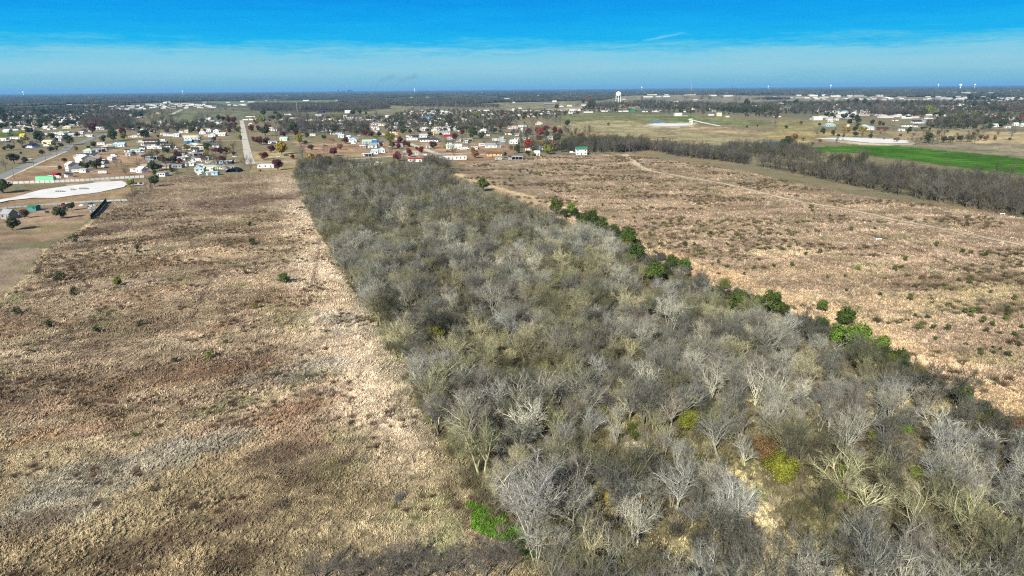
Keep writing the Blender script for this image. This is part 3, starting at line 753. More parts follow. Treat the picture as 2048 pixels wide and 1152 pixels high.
# bright green grass at the corner of the wood
n = 2600; c = G(992, 1050); X = c.x + nr_.uniform(-12, 12, n); Y = c.y + nr_.uniform(-12, 12, n)
k = blob(X, Y, 992, 1050, 3.4, 8.5, .66) > .42; X, Y = X[k], Y[k]; n = len(X)
T = np.array(A(86, 104, 40)) * nr_.uniform(.7, 1.5, (n, 1))
sc = nr_.uniform(.7, 1.3, n)
stuff('green_grass', TUFT, np.stack([X, Y, gz_arr(X, Y)], -1), nr_.integers(0, 5, n), np.stack([X * 0, X * 0, nr_.uniform(0, 6.28, n)], -1),
      np.stack([sc, sc, sc * .9], -1), T, 'bright green grass at the near left corner of the wood')

# ------------------------------------------------------------------ the wood of bare trees
BJ = []
for i in range(9):
    t, c = BARE[i]
    tv = [tuple(v.co) for v in t.vertices]; tf = [tuple(p.vertices) for p in t.polygons]; b = len(tv)
    tv += [tuple(v.co) for v in c.vertices]; cf = [tuple(k + b for k in p.vertices) for p in c.polygons]
    BJ.append(mesh('whole_bare_shape', tv, tf + cf, mats=[MAT['bark'], MAT['twig']], mi=[0] * len(tf) + [1] * len(cf)))
GREY = [(168, 166, 146), (156, 155, 138), (178, 174, 152), (142, 140, 122), (160, 159, 146), (150, 142, 126)]
OLIVE = [(160, 156, 120), (148, 146, 108), (172, 164, 126), (136, 134, 98)]
def wood_points(poly, cell, jit=.48):
    xs = [p[0] for p in poly]; ys = [p[1] for p in poly]
    gx = np.arange(min(xs), max(xs), cell); gy = np.arange(min(ys), max(ys), cell * .9)
    X, Y = np.meshgrid(gx, gy); X[1::2] += cell / 2
    X = X.ravel() + nr_.uniform(-jit, jit, X.size) * cell; Y = Y.ravel() + nr_.uniform(-jit, jit, Y.size) * cell
    k = inside(X, Y, poly); return X[k], Y[k]
WP = [p for p in W_WOOD]
HEDGE = [(1130, 434), (1180, 456), (1240, 490), (1330, 538), (1450, 586), (1560, 632), (1700, 696), (1780, 734), (1900, 800), (2048, 880)]
HPTS = []; random.seed(34)
for i in range(104):
    t = i / 103 * (len(HEDGE) - 1); j = min(int(t), len(HEDGE) - 2); a, b = HEDGE[j], HEDGE[j + 1]; f = t - j
    HPTS.append((a[0] + (b[0] - a[0]) * f + random.uniform(-14, 12), a[1] + (b[1] - a[1]) * f + random.uniform(-12, 10), random.uniform(16, 44) * (.6 + .5 * (a[1] - 430) / 430), random.choice('eeeegglGen')))
EVER = [(1270, 532, 46), (1310, 568, 44), (1112, 433, 32), (1184, 457, 40), (1206, 464, 30), (1256, 494, 40), (966, 384, 28), (1476, 628, 52), (1542, 636, 52), (1645, 622, 28), (1672, 692, 52), (1712, 708, 66), (1690, 652, 48),
        (1538, 660, 26), (1560, 975, 92), (1375, 866, 62), (1812, 876, 30), (870, 684, 46)]
X, Y = wood_points(WP, 3.75)
px, py = proj(X, Y); k = (px > -150) & (px < 2250) & (py < 1330); X, Y = X[k], Y[k]
clear = np.zeros(X.shape)
trk = np.minimum(dline(X, Y, [(1270, 895), (1296, 940), (1390, 950), (1500, 975), (1530, 1040), (1548, 1160)]), dline(X, Y, [(640, 345), (670, 365), (695, 390)]))
clear = np.maximum(clear, sstep(3.2, 2.2, trk))
for b in ((1430, 950, 4.5, 2, .3), (1170, 690, 3, 2, 0), (990, 612, 2, 4, 0), (1330, 1105, 4, 3, 0), (2000, 905, 10, 3.5, -.6), (1830, 792, 8, 3, -.6), (1730, 722, 7, 2.5, -.6), (992, 1050, 3.2, 8.5, .66), (1200, 1062, 2.5, 2, 0), (1930, 850, 8, 3, -.6), (1530, 1000, 3, 3, 0)):
    clear = np.maximum(clear, blob(X, Y, *b))
for (x_, y_, w_) in EVER + [h[:3] for h in HPTS[::3]]:
    c = G(x_, y_); r_ = w_ / ppm(c) / 2
    clear = np.maximum(clear, ((np.abs(X - c.x * (Y / c.y)) < r_ + .8) & (Y < c.y + r_ * .8) & (Y > c.y - 7.5)) * 1.0)
thin = fbm(X, Y, 22, 61, 3)
keep = (clear < .4) & wood_mask(X, Y) & (nr_.uniform(0, 1, X.size) < np.where(thin < .40, .55, .98))
X, Y = X[keep], Y[keep]
D = np.hypot(X, Y); order = np.argsort(D); X, Y, D = X[order], Y[order], D[order]
px, py = proj(X, Y)
sz = nr_.triangular(.36, .54, 1.12, X.size) * np.where(D > 260, .92, 1.0)
edge = dline(X, Y, [(700, 565), (742, 640), (790, 720), (830, 800), (875, 880), (930, 975), (990, 1062)])
sz = np.where(edge < 6, sz * 1.15 + .08, sz)
ol = fbm(X, Y, 12, 62, 3) + nr_.uniform(-.1, .1, X.size)
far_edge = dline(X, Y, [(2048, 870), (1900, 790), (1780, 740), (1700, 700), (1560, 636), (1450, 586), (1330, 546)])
sizes = []
inview = (px > -20) & (px < 2068) & (py < 1215)
LMK = []; n_ind = 0; used = np.zeros(X.size, bool)
BG = 'bare grey trees filling the wood'
for i in range(X.size):
    if n_ind >= 292: break
    if not inview[i]: continue
    c0 = G(1058, 1078)
    if math.hypot(X[i] - c0.x, Y[i] - c0.y) < 5.0: used[i] = True; continue
    used[i] = True; n_ind += 1
    v = int(nr_.integers(0, 9)); olive = ol[i] > .575
    col = random.choice(OLIVE if olive else GREY); s = float(sz[i]); f_ = random.choice((.62, .78, .9, .97, 1.04, 1.12)); col = tuple(k * f_ for k in col)
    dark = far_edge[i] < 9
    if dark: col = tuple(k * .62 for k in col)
    at_edge = edge[i] < 7
    cn = 'dark' if dark else ('olive tinged' if olive else 'pale grey')
    grp = cn + ' bare trees of the wood'
    LMK.append((cn, px[i], py[i], None))
    root = bpy.data.objects.new('bare_tree', None); COL.objects.link(root)
    root.location = (X[i], Y[i], gz(X[i], Y[i])); root.rotation_euler = (nr_.uniform(-.06, .06), nr_.uniform(-.06, .06), nr_.uniform(0, 6.28))
    root.scale = (s * nr_.uniform(.9, 1.15), s, s * nr_.uniform(.88, 1.15))
    tag(root, None, 'tree', grp); LMK[-1] = LMK[-1][:3] + (root,)
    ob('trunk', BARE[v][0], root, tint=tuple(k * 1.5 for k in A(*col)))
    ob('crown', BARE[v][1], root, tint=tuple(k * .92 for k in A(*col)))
MARKS = [(1270, 528, 'the tall green cedar'), (1310, 566, 'the bright cedar inside the edge'), (1476, 626, 'the left half hidden cedar'), (1542, 632, 'the right half hidden cedar'), (1712, 706, 'the largest bright green cedar'), (1645, 622, 'the small bright field edge tree'),
    (1560, 968, 'the large yellow green tree'), (1375, 860, 'the olive yellow tree'), (1812, 872, 'the lone bright bush at right'), (870, 680, 'the green tree near the left edge'), (1115, 775, 'the small yellow tree'), (1086, 745, 'the pale yellow green tree'), (1225, 1010, 'the yellow bottom tree'),
    (1120, 968, 'the green sapling'), (1015, 680, 'the olive middle tree'), (1240, 800, 'the yellow green middle tree'), (1690, 960, 'the dull green right tree'), (1832, 960, 'the olive right tree'), (1830, 1080, 'the green corner tree'), (1390, 940, 'the tan clearing'), (1640, 790, 'the rusty sapling'),
    (995, 1050, 'the bright green grass'), (1058, 1080, 'the biggest bare tree'), (840, 800, 'the left edge bend'), (1545, 1110, 'the tan path'), (1980, 905, 'the straw coloured strip'), (1830, 795, 'the straw coloured gap'), (995, 880, 'the small green sapling at left'), (1270, 672, 'the little green tree')]
cells = {}
for (cn, a, b, o) in LMK:
    j = min(range(len(MARKS)), key=lambda j: math.hypot((MARKS[j][0] - a), (MARKS[j][1] - b) * 1.4)); m = MARKS[j]
    dx, dy = a - m[0], (b - m[1]) * 1.4
    dr = ('right of' if dx > 0 else 'left of') if abs(dx) > abs(dy) else ('in front of' if dy > 0 else 'behind')
    cells.setdefault((cn, dr, m[2]), []).append((math.hypot(dx, dy), o))
ORD = ('nearest', 'second', 'third', 'fourth', 'fifth', 'sixth', 'seventh', 'eighth', 'ninth', 'tenth', 'eleventh', 'twelfth', 'thirteenth', 'fourteenth', 'fifteenth', 'sixteenth')
for (cn, dr, m), l_ in cells.items():
    l_.sort(key=lambda t: t[0])
    for j, (d_, o) in enumerate(l_): o['label'] = '%s leafless tree %s %s' % (cn, dr, m) if len(l_) == 1 else '%s %s leafless tree %s %s' % (ORD[min(j, 15)], cn, dr, m)
rest = ~used
Xr, Yr, Dr = X[rest], Y[rest], D[rest]; n = len(Xr); olr = ol[rest]; er = far_edge[rest]
far = Dr > 290
idx = np.where(far, 9 + nr_.integers(0, 6, n), nr_.integers(0, 9, n))
pat = fbm(Xr, Yr, 14, 66, 3); T = np.zeros((n, 3))
for i in range(n):
    c = random.choice(OLIVE if olr[i] > .55 else GREY); c = A(*c)
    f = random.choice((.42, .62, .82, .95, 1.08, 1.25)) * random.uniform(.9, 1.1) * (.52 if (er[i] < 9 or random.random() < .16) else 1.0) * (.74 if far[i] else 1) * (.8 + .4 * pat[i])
    T[i] = [k * f for k in c]
s = sz[rest]
# far shrubs and thickets of the same wood join the rest
XB, YB = [], []
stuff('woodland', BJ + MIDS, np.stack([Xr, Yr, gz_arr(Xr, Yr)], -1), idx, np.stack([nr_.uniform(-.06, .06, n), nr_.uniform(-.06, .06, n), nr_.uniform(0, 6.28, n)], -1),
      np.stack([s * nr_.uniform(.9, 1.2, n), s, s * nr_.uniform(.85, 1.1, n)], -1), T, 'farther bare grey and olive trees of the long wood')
# undergrowth
Xu, Yu = wood_points(WP, 2.3); px, py = proj(Xu, Yu); Du = np.hypot(Xu, Yu)
k = (px > -100) & (px < 2200) & (py < 1300) & (Du < 330) & (fbm(Xu, Yu, 9, 63, 3) > .48); Xu, Yu = Xu[k], Yu[k]
t2 = dline(Xu, Yu, [(1270, 895), (1296, 940), (1390, 950), (1500, 975), (1530, 1040), (1548, 1160)]); k = t2 > 2.2; Xu, Yu = Xu[k], Yu[k]
n = len(Xu); T = np.zeros((n, 3)); cc = [(150, 138, 104), (122, 116, 84), (168, 156, 124), (118, 112, 100), (106, 116, 50)]
for i in range(n): T[i] = np.array(A(*cc[min(int(abs(random.gauss(0, 1.6))), 4)])) * random.uniform(.5, 1.0)
s = nr_.uniform(.6, 1.5, n)
stuff('undergrowth', BRUSH, np.stack([Xu, Yu, gz_arr(Xu, Yu)], -1), nr_.integers(0, 4, n), np.stack([Xu * 0, Xu * 0, nr_.uniform(0, 6.28, n)], -1),
      np.stack([s * 1.2, s * 1.2, s], -1), T, 'tangled dry undergrowth beneath the trees of the wood')
# dark weeds in the fields
def field_brush(name, poly, dens, keep, label, dmax, cols, smin, smax):
    X, Y = wood_points(poly, dens); px, py = proj(X, Y); D = np.hypot(X, Y)
    k = (px > -100) & (px < 2200) & (py < 1300) & (D < dmax); X, Y = X[k], Y[k]; k = keep(X, Y); X, Y = X[k], Y[k]
    n = len(X); T = np.array([np.array(A(*random.choice(cols))) * random.uniform(.7, 1.2) for i in range(n)]).reshape(n, 3); s = nr_.uniform(smin, smax, n)
    stuff(name, BRUSH, np.stack([X, Y, gz_arr(X, Y)], -1), nr_.integers(0, 4, n), np.stack([X * 0, X * 0, nr_.uniform(0, 6.28, n)], -1), np.stack([s * 1.4, s * 1.4, s * .7], -1), T, label)
field_brush('dry_weeds', W_LEFT, 2.4, lambda X, Y: (fbm(X * .7, Y, 9, 64, 4) > .585) & ~wood_mask(X, Y), 'low dark dry weeds scattered over the left hand field', 420, [(112, 96, 78), (96, 82, 64), (124, 118, 82), (110, 80, 60)], .35, .8)
field_brush('field_scrub', W_RIGHT, 3.4, lambda X, Y: (fbm(X * .5, Y, 13, 65, 4) > .59) & ~wood_mask(X, Y) & (dline(X, Y, TRK_R) > 3.5), 'low olive and brown scrub scattered over the right hand field', 700, [(118, 104, 78), (98, 96, 62), (112, 106, 74), (104, 82, 64)], .5, 1.25)

# the big pale tree at the near corner and its fallen limb
c0 = G(1058, 1080); root = ob('bare_tree', None)
root.location = (c0.x, c0.y, gz(c0.x, c0.y)); root.scale = (.80, .80, .80)
tag(root, 'largest bare tree, several pale trunks spreading beside the bright green grass', 'tree')
ob('trunk', BIGM[0], root, tint=A(214, 208, 192)); ob('crown', BIGM[1], root, tint=A(164, 160, 148))
fl = tree_mesh(random.Random(3), 6.0, .5, 3, 5, 4, 3, 1, wt=.03, forks=1)
bm_ = len(fl[0])
for (x, y, rz, s, lab) in ((1040, 1083, 1.35, .6, 'pale fallen limb lying from the biggest bare tree over the green grass'), (972, 960, 1.2, .6, 'pale fallen branch sticking out of the wood over the left field'), (1092, 1104, -2.0, .5, 'long pale limb leaning out below the biggest bare tree')):
    p = G(x, y); o = ob('fallen_limb', mesh('fallen_limb', fl[0] + fl[2], fl[1] + [tuple(k + bm_ for k in f) for f in fl[3]], MAT['bark']), loc=(p.x, p.y, .5), s=s, tint=A(206, 200, 186))
    o.rotation_euler = (R(72), 0, rz); tag(o, lab, 'fallen branch')

# ------------------------------------------------------------------ single leafy trees and shrubs
KIN = {'r': ('dark red leaved tree', (92, 44, 42)), 'R': ('bright red leaved tree', (158, 52, 38)), 'y': ('golden yellow leaved tree', (164, 136, 40)),
       'G': ('yellow green leafy tree', (120, 124, 44)), 'e': ('dark green leafy tree', (62, 72, 40)), 'b': ('bare dark grey tree', (112, 106, 98)), 'n': ('rusty brown leaved tree', (116, 86, 54)),
       'g': ('dark green cedar', (72, 88, 34)), 'l': ('bright green bush', (98, 118, 40))}
_label_pool = {}
def pooled(o, base, where, x, y):
    _label_pool.setdefault((base, where), []).append((y, x, o))
def where_is(x, y):
    if x > 1100 and y > 425: return 'in hedge right of wood'
    if y > 352: return 'in left yard' if x < 300 else 'in open field'
    if x < 270 and y > 296: return 'by grey paved road'
    if x < 480 and y > 262: return 'left of straight road'
    if x < 480: return 'beyond left houses'
    if x < 700 and y > 262: return 'right of straight road'
    if x < 1040 and y > 262: return 'among middle houses'
    if x < 1040: return 'beyond middle houses'
    if x < 1240 and y > 262: return 'near green roofed house'
    if x < 1290: return 'near large water tower'
    if x < 1540 and y < 285: return 'beyond tan pasture'
    if y < 285: return 'in far right neighbourhood'
    return 'along the creek'
def leafy(x, y, wpx, kind, lab=None, grp=None, small=False):
    p = G(x, y); w = wpx / ppm(p); nm, col = KIN[kind]
    col = A(*[k * random.uniform(.95, 1.05) for k in col])
    f_ = random.uniform(.8, 1.15); col = tuple(k * f_ for k in col)
    g = gz(p.x, p.y)
    if small:
        nm2 = {'g': 'cedar_shrub', 'l': 'green_shrub', 'G': 'yellow_green_shrub', 'y': 'yellow_shrub', 'e': 'olive_shrub', 'n': 'brown_shrub'}.get(kind, 'shrub')
        m = random.choice(BUSH); s = w / 2.3
        o = ob(nm2, m, loc=(p.x, p.y, g), rz=random.uniform(0, 6), s=(s, s, s * random.uniform(.9, 1.4)), tint=col)
        tag(o, lab, 'shrub', grp)
        if grp: pooled(o, lab, '', x, y)
        return o
    root = bpy.data.objects.new({'g': 'cedar_tree', 'b': 'bare_tree', 'r': 'red_leaved_tree', 'R': 'red_leaved_tree', 'e': 'green_tree', 'y': 'yellow_leaved_tree', 'n': 'brown_leaved_tree'}.get(kind, 'leafy_tree'), None); COL.objects.link(root)
    root.location = (p.x, p.y, g); root.rotation_euler[2] = random.uniform(0, 6.28)
    if kind in 'gl': tm, cm = random.choice(CEDAR); s = w / 3.0
    elif kind == 'b':
        s = w / 6.6; cm = random.choice(MIDS if w * ppm(p) > 14 else FARS)
        tm = None
    elif p.y < 340 and p.x > -60: tm, cm = random.choice(LEAFFINE); s = w / 5.4
    else: tm, cm = random.choice(LEAFY); s = w / 4.9
    root.scale = (s, s, s * random.uniform(.85, 1.15))
    if tm: ob('trunk', tm, root, tint=A(110, 98, 84))
    ob('crown', cm, root, tint=col)
    tag(root, lab, 'tree', grp)
    if not lab: pooled(root, nm + (', wide' if w > 13 else ''), where_is(x, y), x, y)
    return root
random.seed(21)
TL = {0: (0, 220), 1: (256, 220), 2: (512, 220), 3: (768, 220), 4: (1024, 180), 5: (1280, 170), 6: (1536, 160), 7: (1792, 160)}
TREES = {
0: "640,520,180,e 830,470,110,e 1120,560,170,e 470,390,150,e 230,860,190,e 400,850,110,e 180,640,110,e 70,650,80,e 340,710,50,e 100,960,140,b 1040,850,90,n 960,960,70,r 1650,520,110,e 1820,500,170,e 1960,420,130,r 1985,480,110,G 1220,660,70,n 1310,920,90,e 1380,950,110,e 1450,900,100,e 1540,940,140,e 1600,870,100,r 1870,910,100,b 1500,600,90,e 1420,620,60,e 1060,290,150,e 900,290,130,e 630,300,90,e 1240,440,90,e 1480,370,170,r 1620,300,180,r 1560,215,240,b 1760,215,240,b 1900,250,200,b 1250,190,70,e 720,180,90,e 820,670,90,e 900,650,90,e 980,610,90,e 680,730,100,e 90,190,130,e 300,190,130,e 30,310,90,e 240,270,80,e 480,250,110,e 660,240,100,e 1170,240,80,e 2010,1040,110,b 430,140,80,e 690,80,100,e 1010,75,80,e 810,130,70,e 1130,75,80,e 560,70,90,e 20,90,110,e 1340,170,90,e 1700,180,110,e 1830,120,90,e",
1: "1270,640,140,e 1800,480,75,G 1240,730,75,y 1400,690,110,r 1480,700,120,r 1570,690,100,r 1690,730,85,n 1520,850,120,r 810,790,130,r 560,850,120,r 650,850,110,r 730,860,150,e 830,860,100,r 620,690,120,e 950,650,110,n 470,720,90,n 400,980,150,e 500,960,120,e 250,440,140,e 300,420,80,e 480,440,45,e 1620,370,80,r 1380,500,80,r 1020,370,90,e 1960,940,140,b 1870,900,110,b 950,960,170,b 800,1080,140,b 720,1020,110,e 430,1040,90,e 1520,180,90,r 1610,210,100,r 1700,220,100,r 1590,140,60,G 1450,170,80,e 1080,240,120,G 1200,210,90,e 1280,290,190,b 1130,310,190,b 760,300,220,b 560,310,210,b 380,290,190,b 130,330,180,b 1980,350,110,r 2020,510,90,r 2030,200,50,R 1640,300,100,r 1710,300,95,r 540,160,50,e 1500,930,65,e 200,140,110,e 120,130,90,e 1360,45,60,b 1480,45,60,b 1570,40,60,b 1690,40,50,b",
2: "412,712,215,y 250,680,120,r 130,790,140,r 350,965,180,r 880,850,180,y 1000,810,110,r 1250,740,150,r 1160,850,120,r 880,640,100,e 700,540,140,G 790,560,80,e 820,450,90,e 1090,480,85,e 1430,540,110,r 1910,475,80,G 1750,420,95,r 1850,430,100,r 1970,430,90,e 1350,640,90,n 50,340,100,r 190,320,110,r 50,560,130,r 160,550,130,r 590,780,80,r 100,220,130,G 370,180,110,e 270,160,100,e 120,100,100,e 300,80,80,e 1160,170,75,e 1020,220,75,G 1170,210,60,G 1310,190,120,G 1800,230,75,G 600,370,160,e 750,370,190,b 950,370,190,b 1250,380,140,e 1400,330,190,b 1530,310,150,b 1700,340,140,b 1900,320,120,b 650,260,190,b 650,420,120,r 330,470,180,b 440,430,110,r 150,420,170,e 1660,70,75,e 1550,90,90,e 1760,80,50,e 1610,390,80,e 740,780,150,b 1100,740,110,b 70,990,40,e 2010,590,80,r 500,250,140,b 830,250,150,b 1060,250,140,b",
3: "100,530,160,G 260,550,110,r 330,580,105,r 385,590,95,r 130,620,115,r 230,620,90,r 400,680,90,R 420,750,115,r 590,690,115,r 530,640,65,r 790,615,130,r 1130,785,190,b 1450,770,140,n 1420,690,95,n 220,820,150,r 300,860,140,b 740,430,95,e 1140,480,120,r 910,420,75,r 1250,400,95,r 1420,460,170,e 1480,360,75,e 1540,360,65,e 1750,380,130,e 1950,200,100,e 1480,110,85,G 1080,240,110,e 1080,110,65,e 1850,300,110,n 560,180,100,r 630,180,65,r 450,230,65,G 280,280,120,e 440,340,150,b 560,350,140,b 300,390,90,e 420,380,75,e 1940,740,65,e 2030,640,65,n 970,620,55,G 1200,300,100,b 1310,310,100,b 50,480,85,b 40,310,75,e 280,110,55,e 450,100,38,r 870,90,90,e 560,110,110,b 1300,90,110,b 1700,470,140,b 1900,460,110,b 1560,470,120,e 1600,580,60,b",
4: "270,720,115,r 390,690,90,r 440,750,140,R 550,680,120,r 680,710,105,r 770,730,105,r 560,760,100,e 1090,790,105,r 930,770,110,b 1060,880,130,b 250,970,160,R 330,870,85,R 480,910,115,y 580,1030,170,G 650,970,150,n 740,960,100,e 960,980,140,r 1170,960,115,r 1325,900,85,G 1320,985,105,n 1490,900,170,b 1480,1030,110,b 1440,1000,70,e 1600,980,75,n 1740,1000,120,e 1920,930,130,e 1880,1000,140,b 840,870,120,G 700,850,140,e 430,830,110,r 90,1010,130,e 330,1060,75,y 250,1040,85,e 890,580,105,e 770,570,110,b 690,560,75,b 560,560,110,b 330,610,120,b 60,620,120,b 200,540,38,n 1545,570,55,n 1270,300,130,e 1250,220,120,n 1140,220,58,e 380,430,85,e 1060,290,75,b 720,310,85,e 1050,400,75,n 180,480,65,e 100,490,58,e 1400,295,90,b 1480,295,90,b 1570,295,90,b 1650,300,90,b 1850,300,90,n 1940,1010,140,b 2010,930,120,e",
5: "490,330,60,e 720,310,110,b 1000,320,140,b 1120,310,110,b 1240,240,100,b 1310,240,50,b 970,400,58,e 1080,430,58,e 1240,410,58,e 1000,520,120,b 1500,300,160,b 1700,350,110,e 1580,350,110,b 1640,310,40,e 770,400,50,y 450,380,75,e 250,380,50,e 200,290,75,b 1330,440,90,e 1410,430,90,e 1490,440,90,e 1570,445,90,e 1650,450,90,e 1730,450,90,e 1810,450,90,e 1890,450,90,e 1970,450,90,e 480,990,50,G 560,1000,60,G 900,1040,80,e 1710,685,35,e 1880,670,35,e 150,480,35,b 500,560,50,b 40,350,90,b 850,440,50,e",
6: "940,600,90,e 1020,600,70,e 1060,640,60,e 1220,630,110,e 1340,630,90,e 1420,640,90,e 1430,700,110,e 1310,720,100,e 1660,720,90,e 1790,730,70,e 1850,730,60,e 820,740,58,e 290,780,60,e 120,740,60,b 530,710,60,n 1220,810,85,y 1300,815,80,y 1390,820,90,e 1480,820,80,y 1550,820,80,y 1440,760,80,e 420,980,120,n 560,970,60,n 1040,890,80,e 1120,920,70,e 1400,910,90,e 1640,930,80,e 880,870,90,e 1330,540,110,b 1450,550,130,b 1720,560,140,b 1860,560,140,b 1990,560,130,b 270,420,80,e 350,425,80,e 440,420,100,e 520,425,80,e 650,430,60,e 980,440,85,e 830,440,75,e 1270,390,80,e 1400,390,95,e 1540,390,100,e 1610,440,85,e 100,520,110,b 220,520,110,b 340,520,110,b 460,520,110,b 580,520,110,b 30,580,70,e 290,1090,230,e 830,1010,70,n 720,1030,40,e 1860,440,70,e 1740,400,70,e",
7: "230,800,58,e 200,850,78,e 300,870,85,b 410,795,58,e 460,790,48,e 540,805,45,e 1000,795,100,e 500,895,85,n 560,895,58,n 680,875,65,n 1160,870,48,b 1240,895,58,n 1400,895,110,b 1440,970,100,n 1580,965,58,n 1840,965,160,b 500,1010,150,e 600,1010,105,b 760,995,110,e 870,995,110,e 1020,985,105,e 1180,985,115,e 230,1010,95,b 1500,790,85,e 1400,720,95,e 1540,760,58,e 1690,765,115,e 1620,645,85,R 2010,650,80,R 1460,620,55,e 1040,640,105,G 940,620,95,G 1280,620,105,G 430,580,105,e 220,570,130,e 520,540,125,G 630,560,105,G 700,600,95,e 590,600,95,b 880,560,85,e 970,480,58,e 930,320,58,e 1180,320,100,e 1290,330,90,e 1400,330,60,e 1560,330,80,e 120,430,80,e 240,420,80,e 350,430,80,e 460,430,90,e 600,430,80,e 1240,440,80,e 1440,460,100,e 1560,470,90,e 1660,480,90,b 1780,480,100,b 1900,490,100,b"}
for k, txt in TREES.items():
    for e in txt.split():
        a, b, w, kd = e.split(','); ox, oy = TL[k]
        leafy(ox + int(a) / 8, oy + int(b) / 8, int(w) / 8 * (1.1 if kd == 'b' else 1.0), kd)
# trees of the left yard, the field and the wood edge
leafy(25, 461, 30, 'e', 'dark green tree leaning left in the yard at the left edge of the photo')
leafy(122, 437, 27, 'e', 'round olive green tree in the left yard')
leafy(143, 420, 16, 'e', 'small olive tree in the left yard near the pale fence')
leafy(50, 436, 18, 'n', 'thin orange leaved tree by the grey shed in the left yard')
leafy(6, 386, 34, 'e', 'dark green thicket left of the white gravel pad')
leafy(310, 373, 22, 'e', 'dark olive bush at the top left corner of the brown field')
leafy(260, 373, 14, 'G', 'yellow green bush at the foot of the green tank')
leafy(569, 567, 24, 'g', 'single dark green cedar standing alone in the left brown field')
leafy(236, 572, 19, 'G', 'pale yellow green sapling in the left brown field')
for (x, y, w, kd, lab) in ((1270, 528, 44, 'g', 'tall dark green cedar on the right edge of the wood'), (1310, 566, 42, 'g', 'bright green cedar just inside the right edge of the wood'), (1112, 431, 30, 'g', 'round dark green cedar at the far right edge of the wood'),
    (1182, 455, 34, 'g', 'bushy green cedar on the right edge of the wood, left of a pair'), (1204, 460, 26, 'g', 'smaller green cedar in the bushy pair on the right edge of the wood'), (1256, 492, 36, 'g', 'very dark cedar just behind the tall green one'),
    (966, 383, 26, 'g', 'small dark cedar at the far end of the right edge of the wood'), (1476, 626, 46, 'g', 'green cedar behind a pale bare tree, left of its neighbour'), (1542, 632, 48, 'g', 'green cedar half hidden by a grey bare tree'),
    (1645, 622, 26, 'l', 'small bright green bushy tree at the field edge, right of the wood'), (1672, 690, 46, 'l', 'bright green cedar on the right edge, left of the largest'), (1712, 706, 60, 'l', 'largest bright green cedar on the right edge of the wood'),
    (1690, 650, 44, 'g', 'dark green cedar behind the two brightest cedars'), (1538, 656, 24, 'g', 'small dark cedar low on the right edge of the wood'), (1560, 968, 84, 'G', 'large yellow green leafy tree beside the path in the near right wood'),
    (1530, 930, 70, 'n', 'brown and olive leaved tree behind the large yellow green one'), (1375, 860, 56, 'G', 'olive yellow leafy tree left of the path in the wood'), (1812, 872, 26, 'l', 'small bright green bushy tree deep in the right part of the wood'),
    (870, 680, 44, 'G', 'green leafy tree near the left edge of the wood'), (1115, 775, 24, 'y', 'small yellow leaved tree in the middle of the wood'), (1086, 745, 34, 'G', 'pale yellow green leafy tree in the middle of the wood'),
    (1225, 1010, 40, 'y', 'yellow leaved tree near the bottom middle of the wood'), (1278, 1022, 38, 'y', 'second yellow leaved tree near the bottom middle of the wood, right of the first'), (1120, 968, 34, 'G', 'green leafy sapling above the biggest bare tree'),
    (940, 540, 26, 'G', 'small yellow green tree in the far middle of the wood'), (1015, 680, 30, 'G', 'olive green tree in the middle of the wood'), (1240, 800, 30, 'G', 'yellow green leafy tree right of the middle of the wood'), (755, 560, 18, 'n', 'small orange brown tree at the left edge of the wood'),
    (1690, 960, 40, 'G', 'dull green leafy tree in the near right of the wood'), (1832, 960, 36, 'G', 'olive leaved tree at the right of the near wood'), (1830, 1080, 36, 'G', 'green leafy tree low in the right corner of the wood'),
    (1270, 672, 22, 'G', 'little green tree behind the middle of the wood'), (1390, 940, 40, 'G', 'olive leaved tree beside the tan clearing'), (1640, 790, 34, 'n', 'rusty leaved sapling in the right middle of the wood'), (995, 880, 20, 'G', 'small green sapling near the left edge of the near wood')):
    leafy(x, y, w, kd, lab)
for (x, y, w, kd) in HPTS: leafy(x, y, w, kd, None, 'leafy trees in the hedge on the right edge of the wood')
random.seed(33)
SH = [(1040, 345), (1055, 342), (1080, 352), (1110, 405 - 20), (1020, 363), (1362, 440), (1205, 412), (1191, 425), (1208, 442), (1270, 444), (1332, 453), (1300, 470), (1312, 508), (1370, 492), (1388, 491), (1455, 490), (1475, 472), (1437, 527), (1488, 550), (1508, 537), (1548, 534), (1562, 470), (1610, 510), (1702, 461), (1625, 422), (1693, 582), (1748, 510), (1790, 540), (1770, 558), (1803, 536), (1830, 632), (1856, 636), (1690, 553), (1930, 538), (1943, 558), (1872, 492), (1925, 505), (1900, 640 - 30), (1971, 512), (1998, 510), (2040, 532), (2013, 620), (1940, 568), (1932, 690), (1960, 700), (1985, 696), (1962, 710), (1985, 706), (1930, 626), (1945, 626), (1955, 622), (1965, 645), (1985, 650), (2018, 628), (2012, 640), (1972, 663), (2000, 668), (2030, 672), (1865, 680 - 24), (1840, 658), (1870, 680), (1895, 660), (2038, 692), (2015, 712), (2000, 700), (2044, 655), (1760, 630 - 40), (1820, 600), (1830, 575), (1640, 520 - 14), (1890, 580), (1918, 560), (1810, 520), (1750, 458), (1660, 440 - 8), (2030, 600), (1980, 585), (1960, 545), (2035, 510), (1890, 520), (1715, 540), (1655, 556), (1585, 532), (1530, 500), (1420, 470)]
for x, y in SH:
    kd = random.choice('gggle'); w = random.uniform(9, 17) * (1 + max(0, y - 560) / 350) * (.8 if y < 480 else 1)
    leafy(x, y, w, kd, {'g': 'small dark green cedar shrub in the right brown field', 'l': 'small bright green shrub in the right brown field', 'e': 'small dull olive shrub in the right brown field'}[kd],
          {'g': 'dark green cedar shrubs in the right field', 'l': 'bright green shrubs in the right field', 'e': 'olive shrubs in the right field'}[kd], small=True)
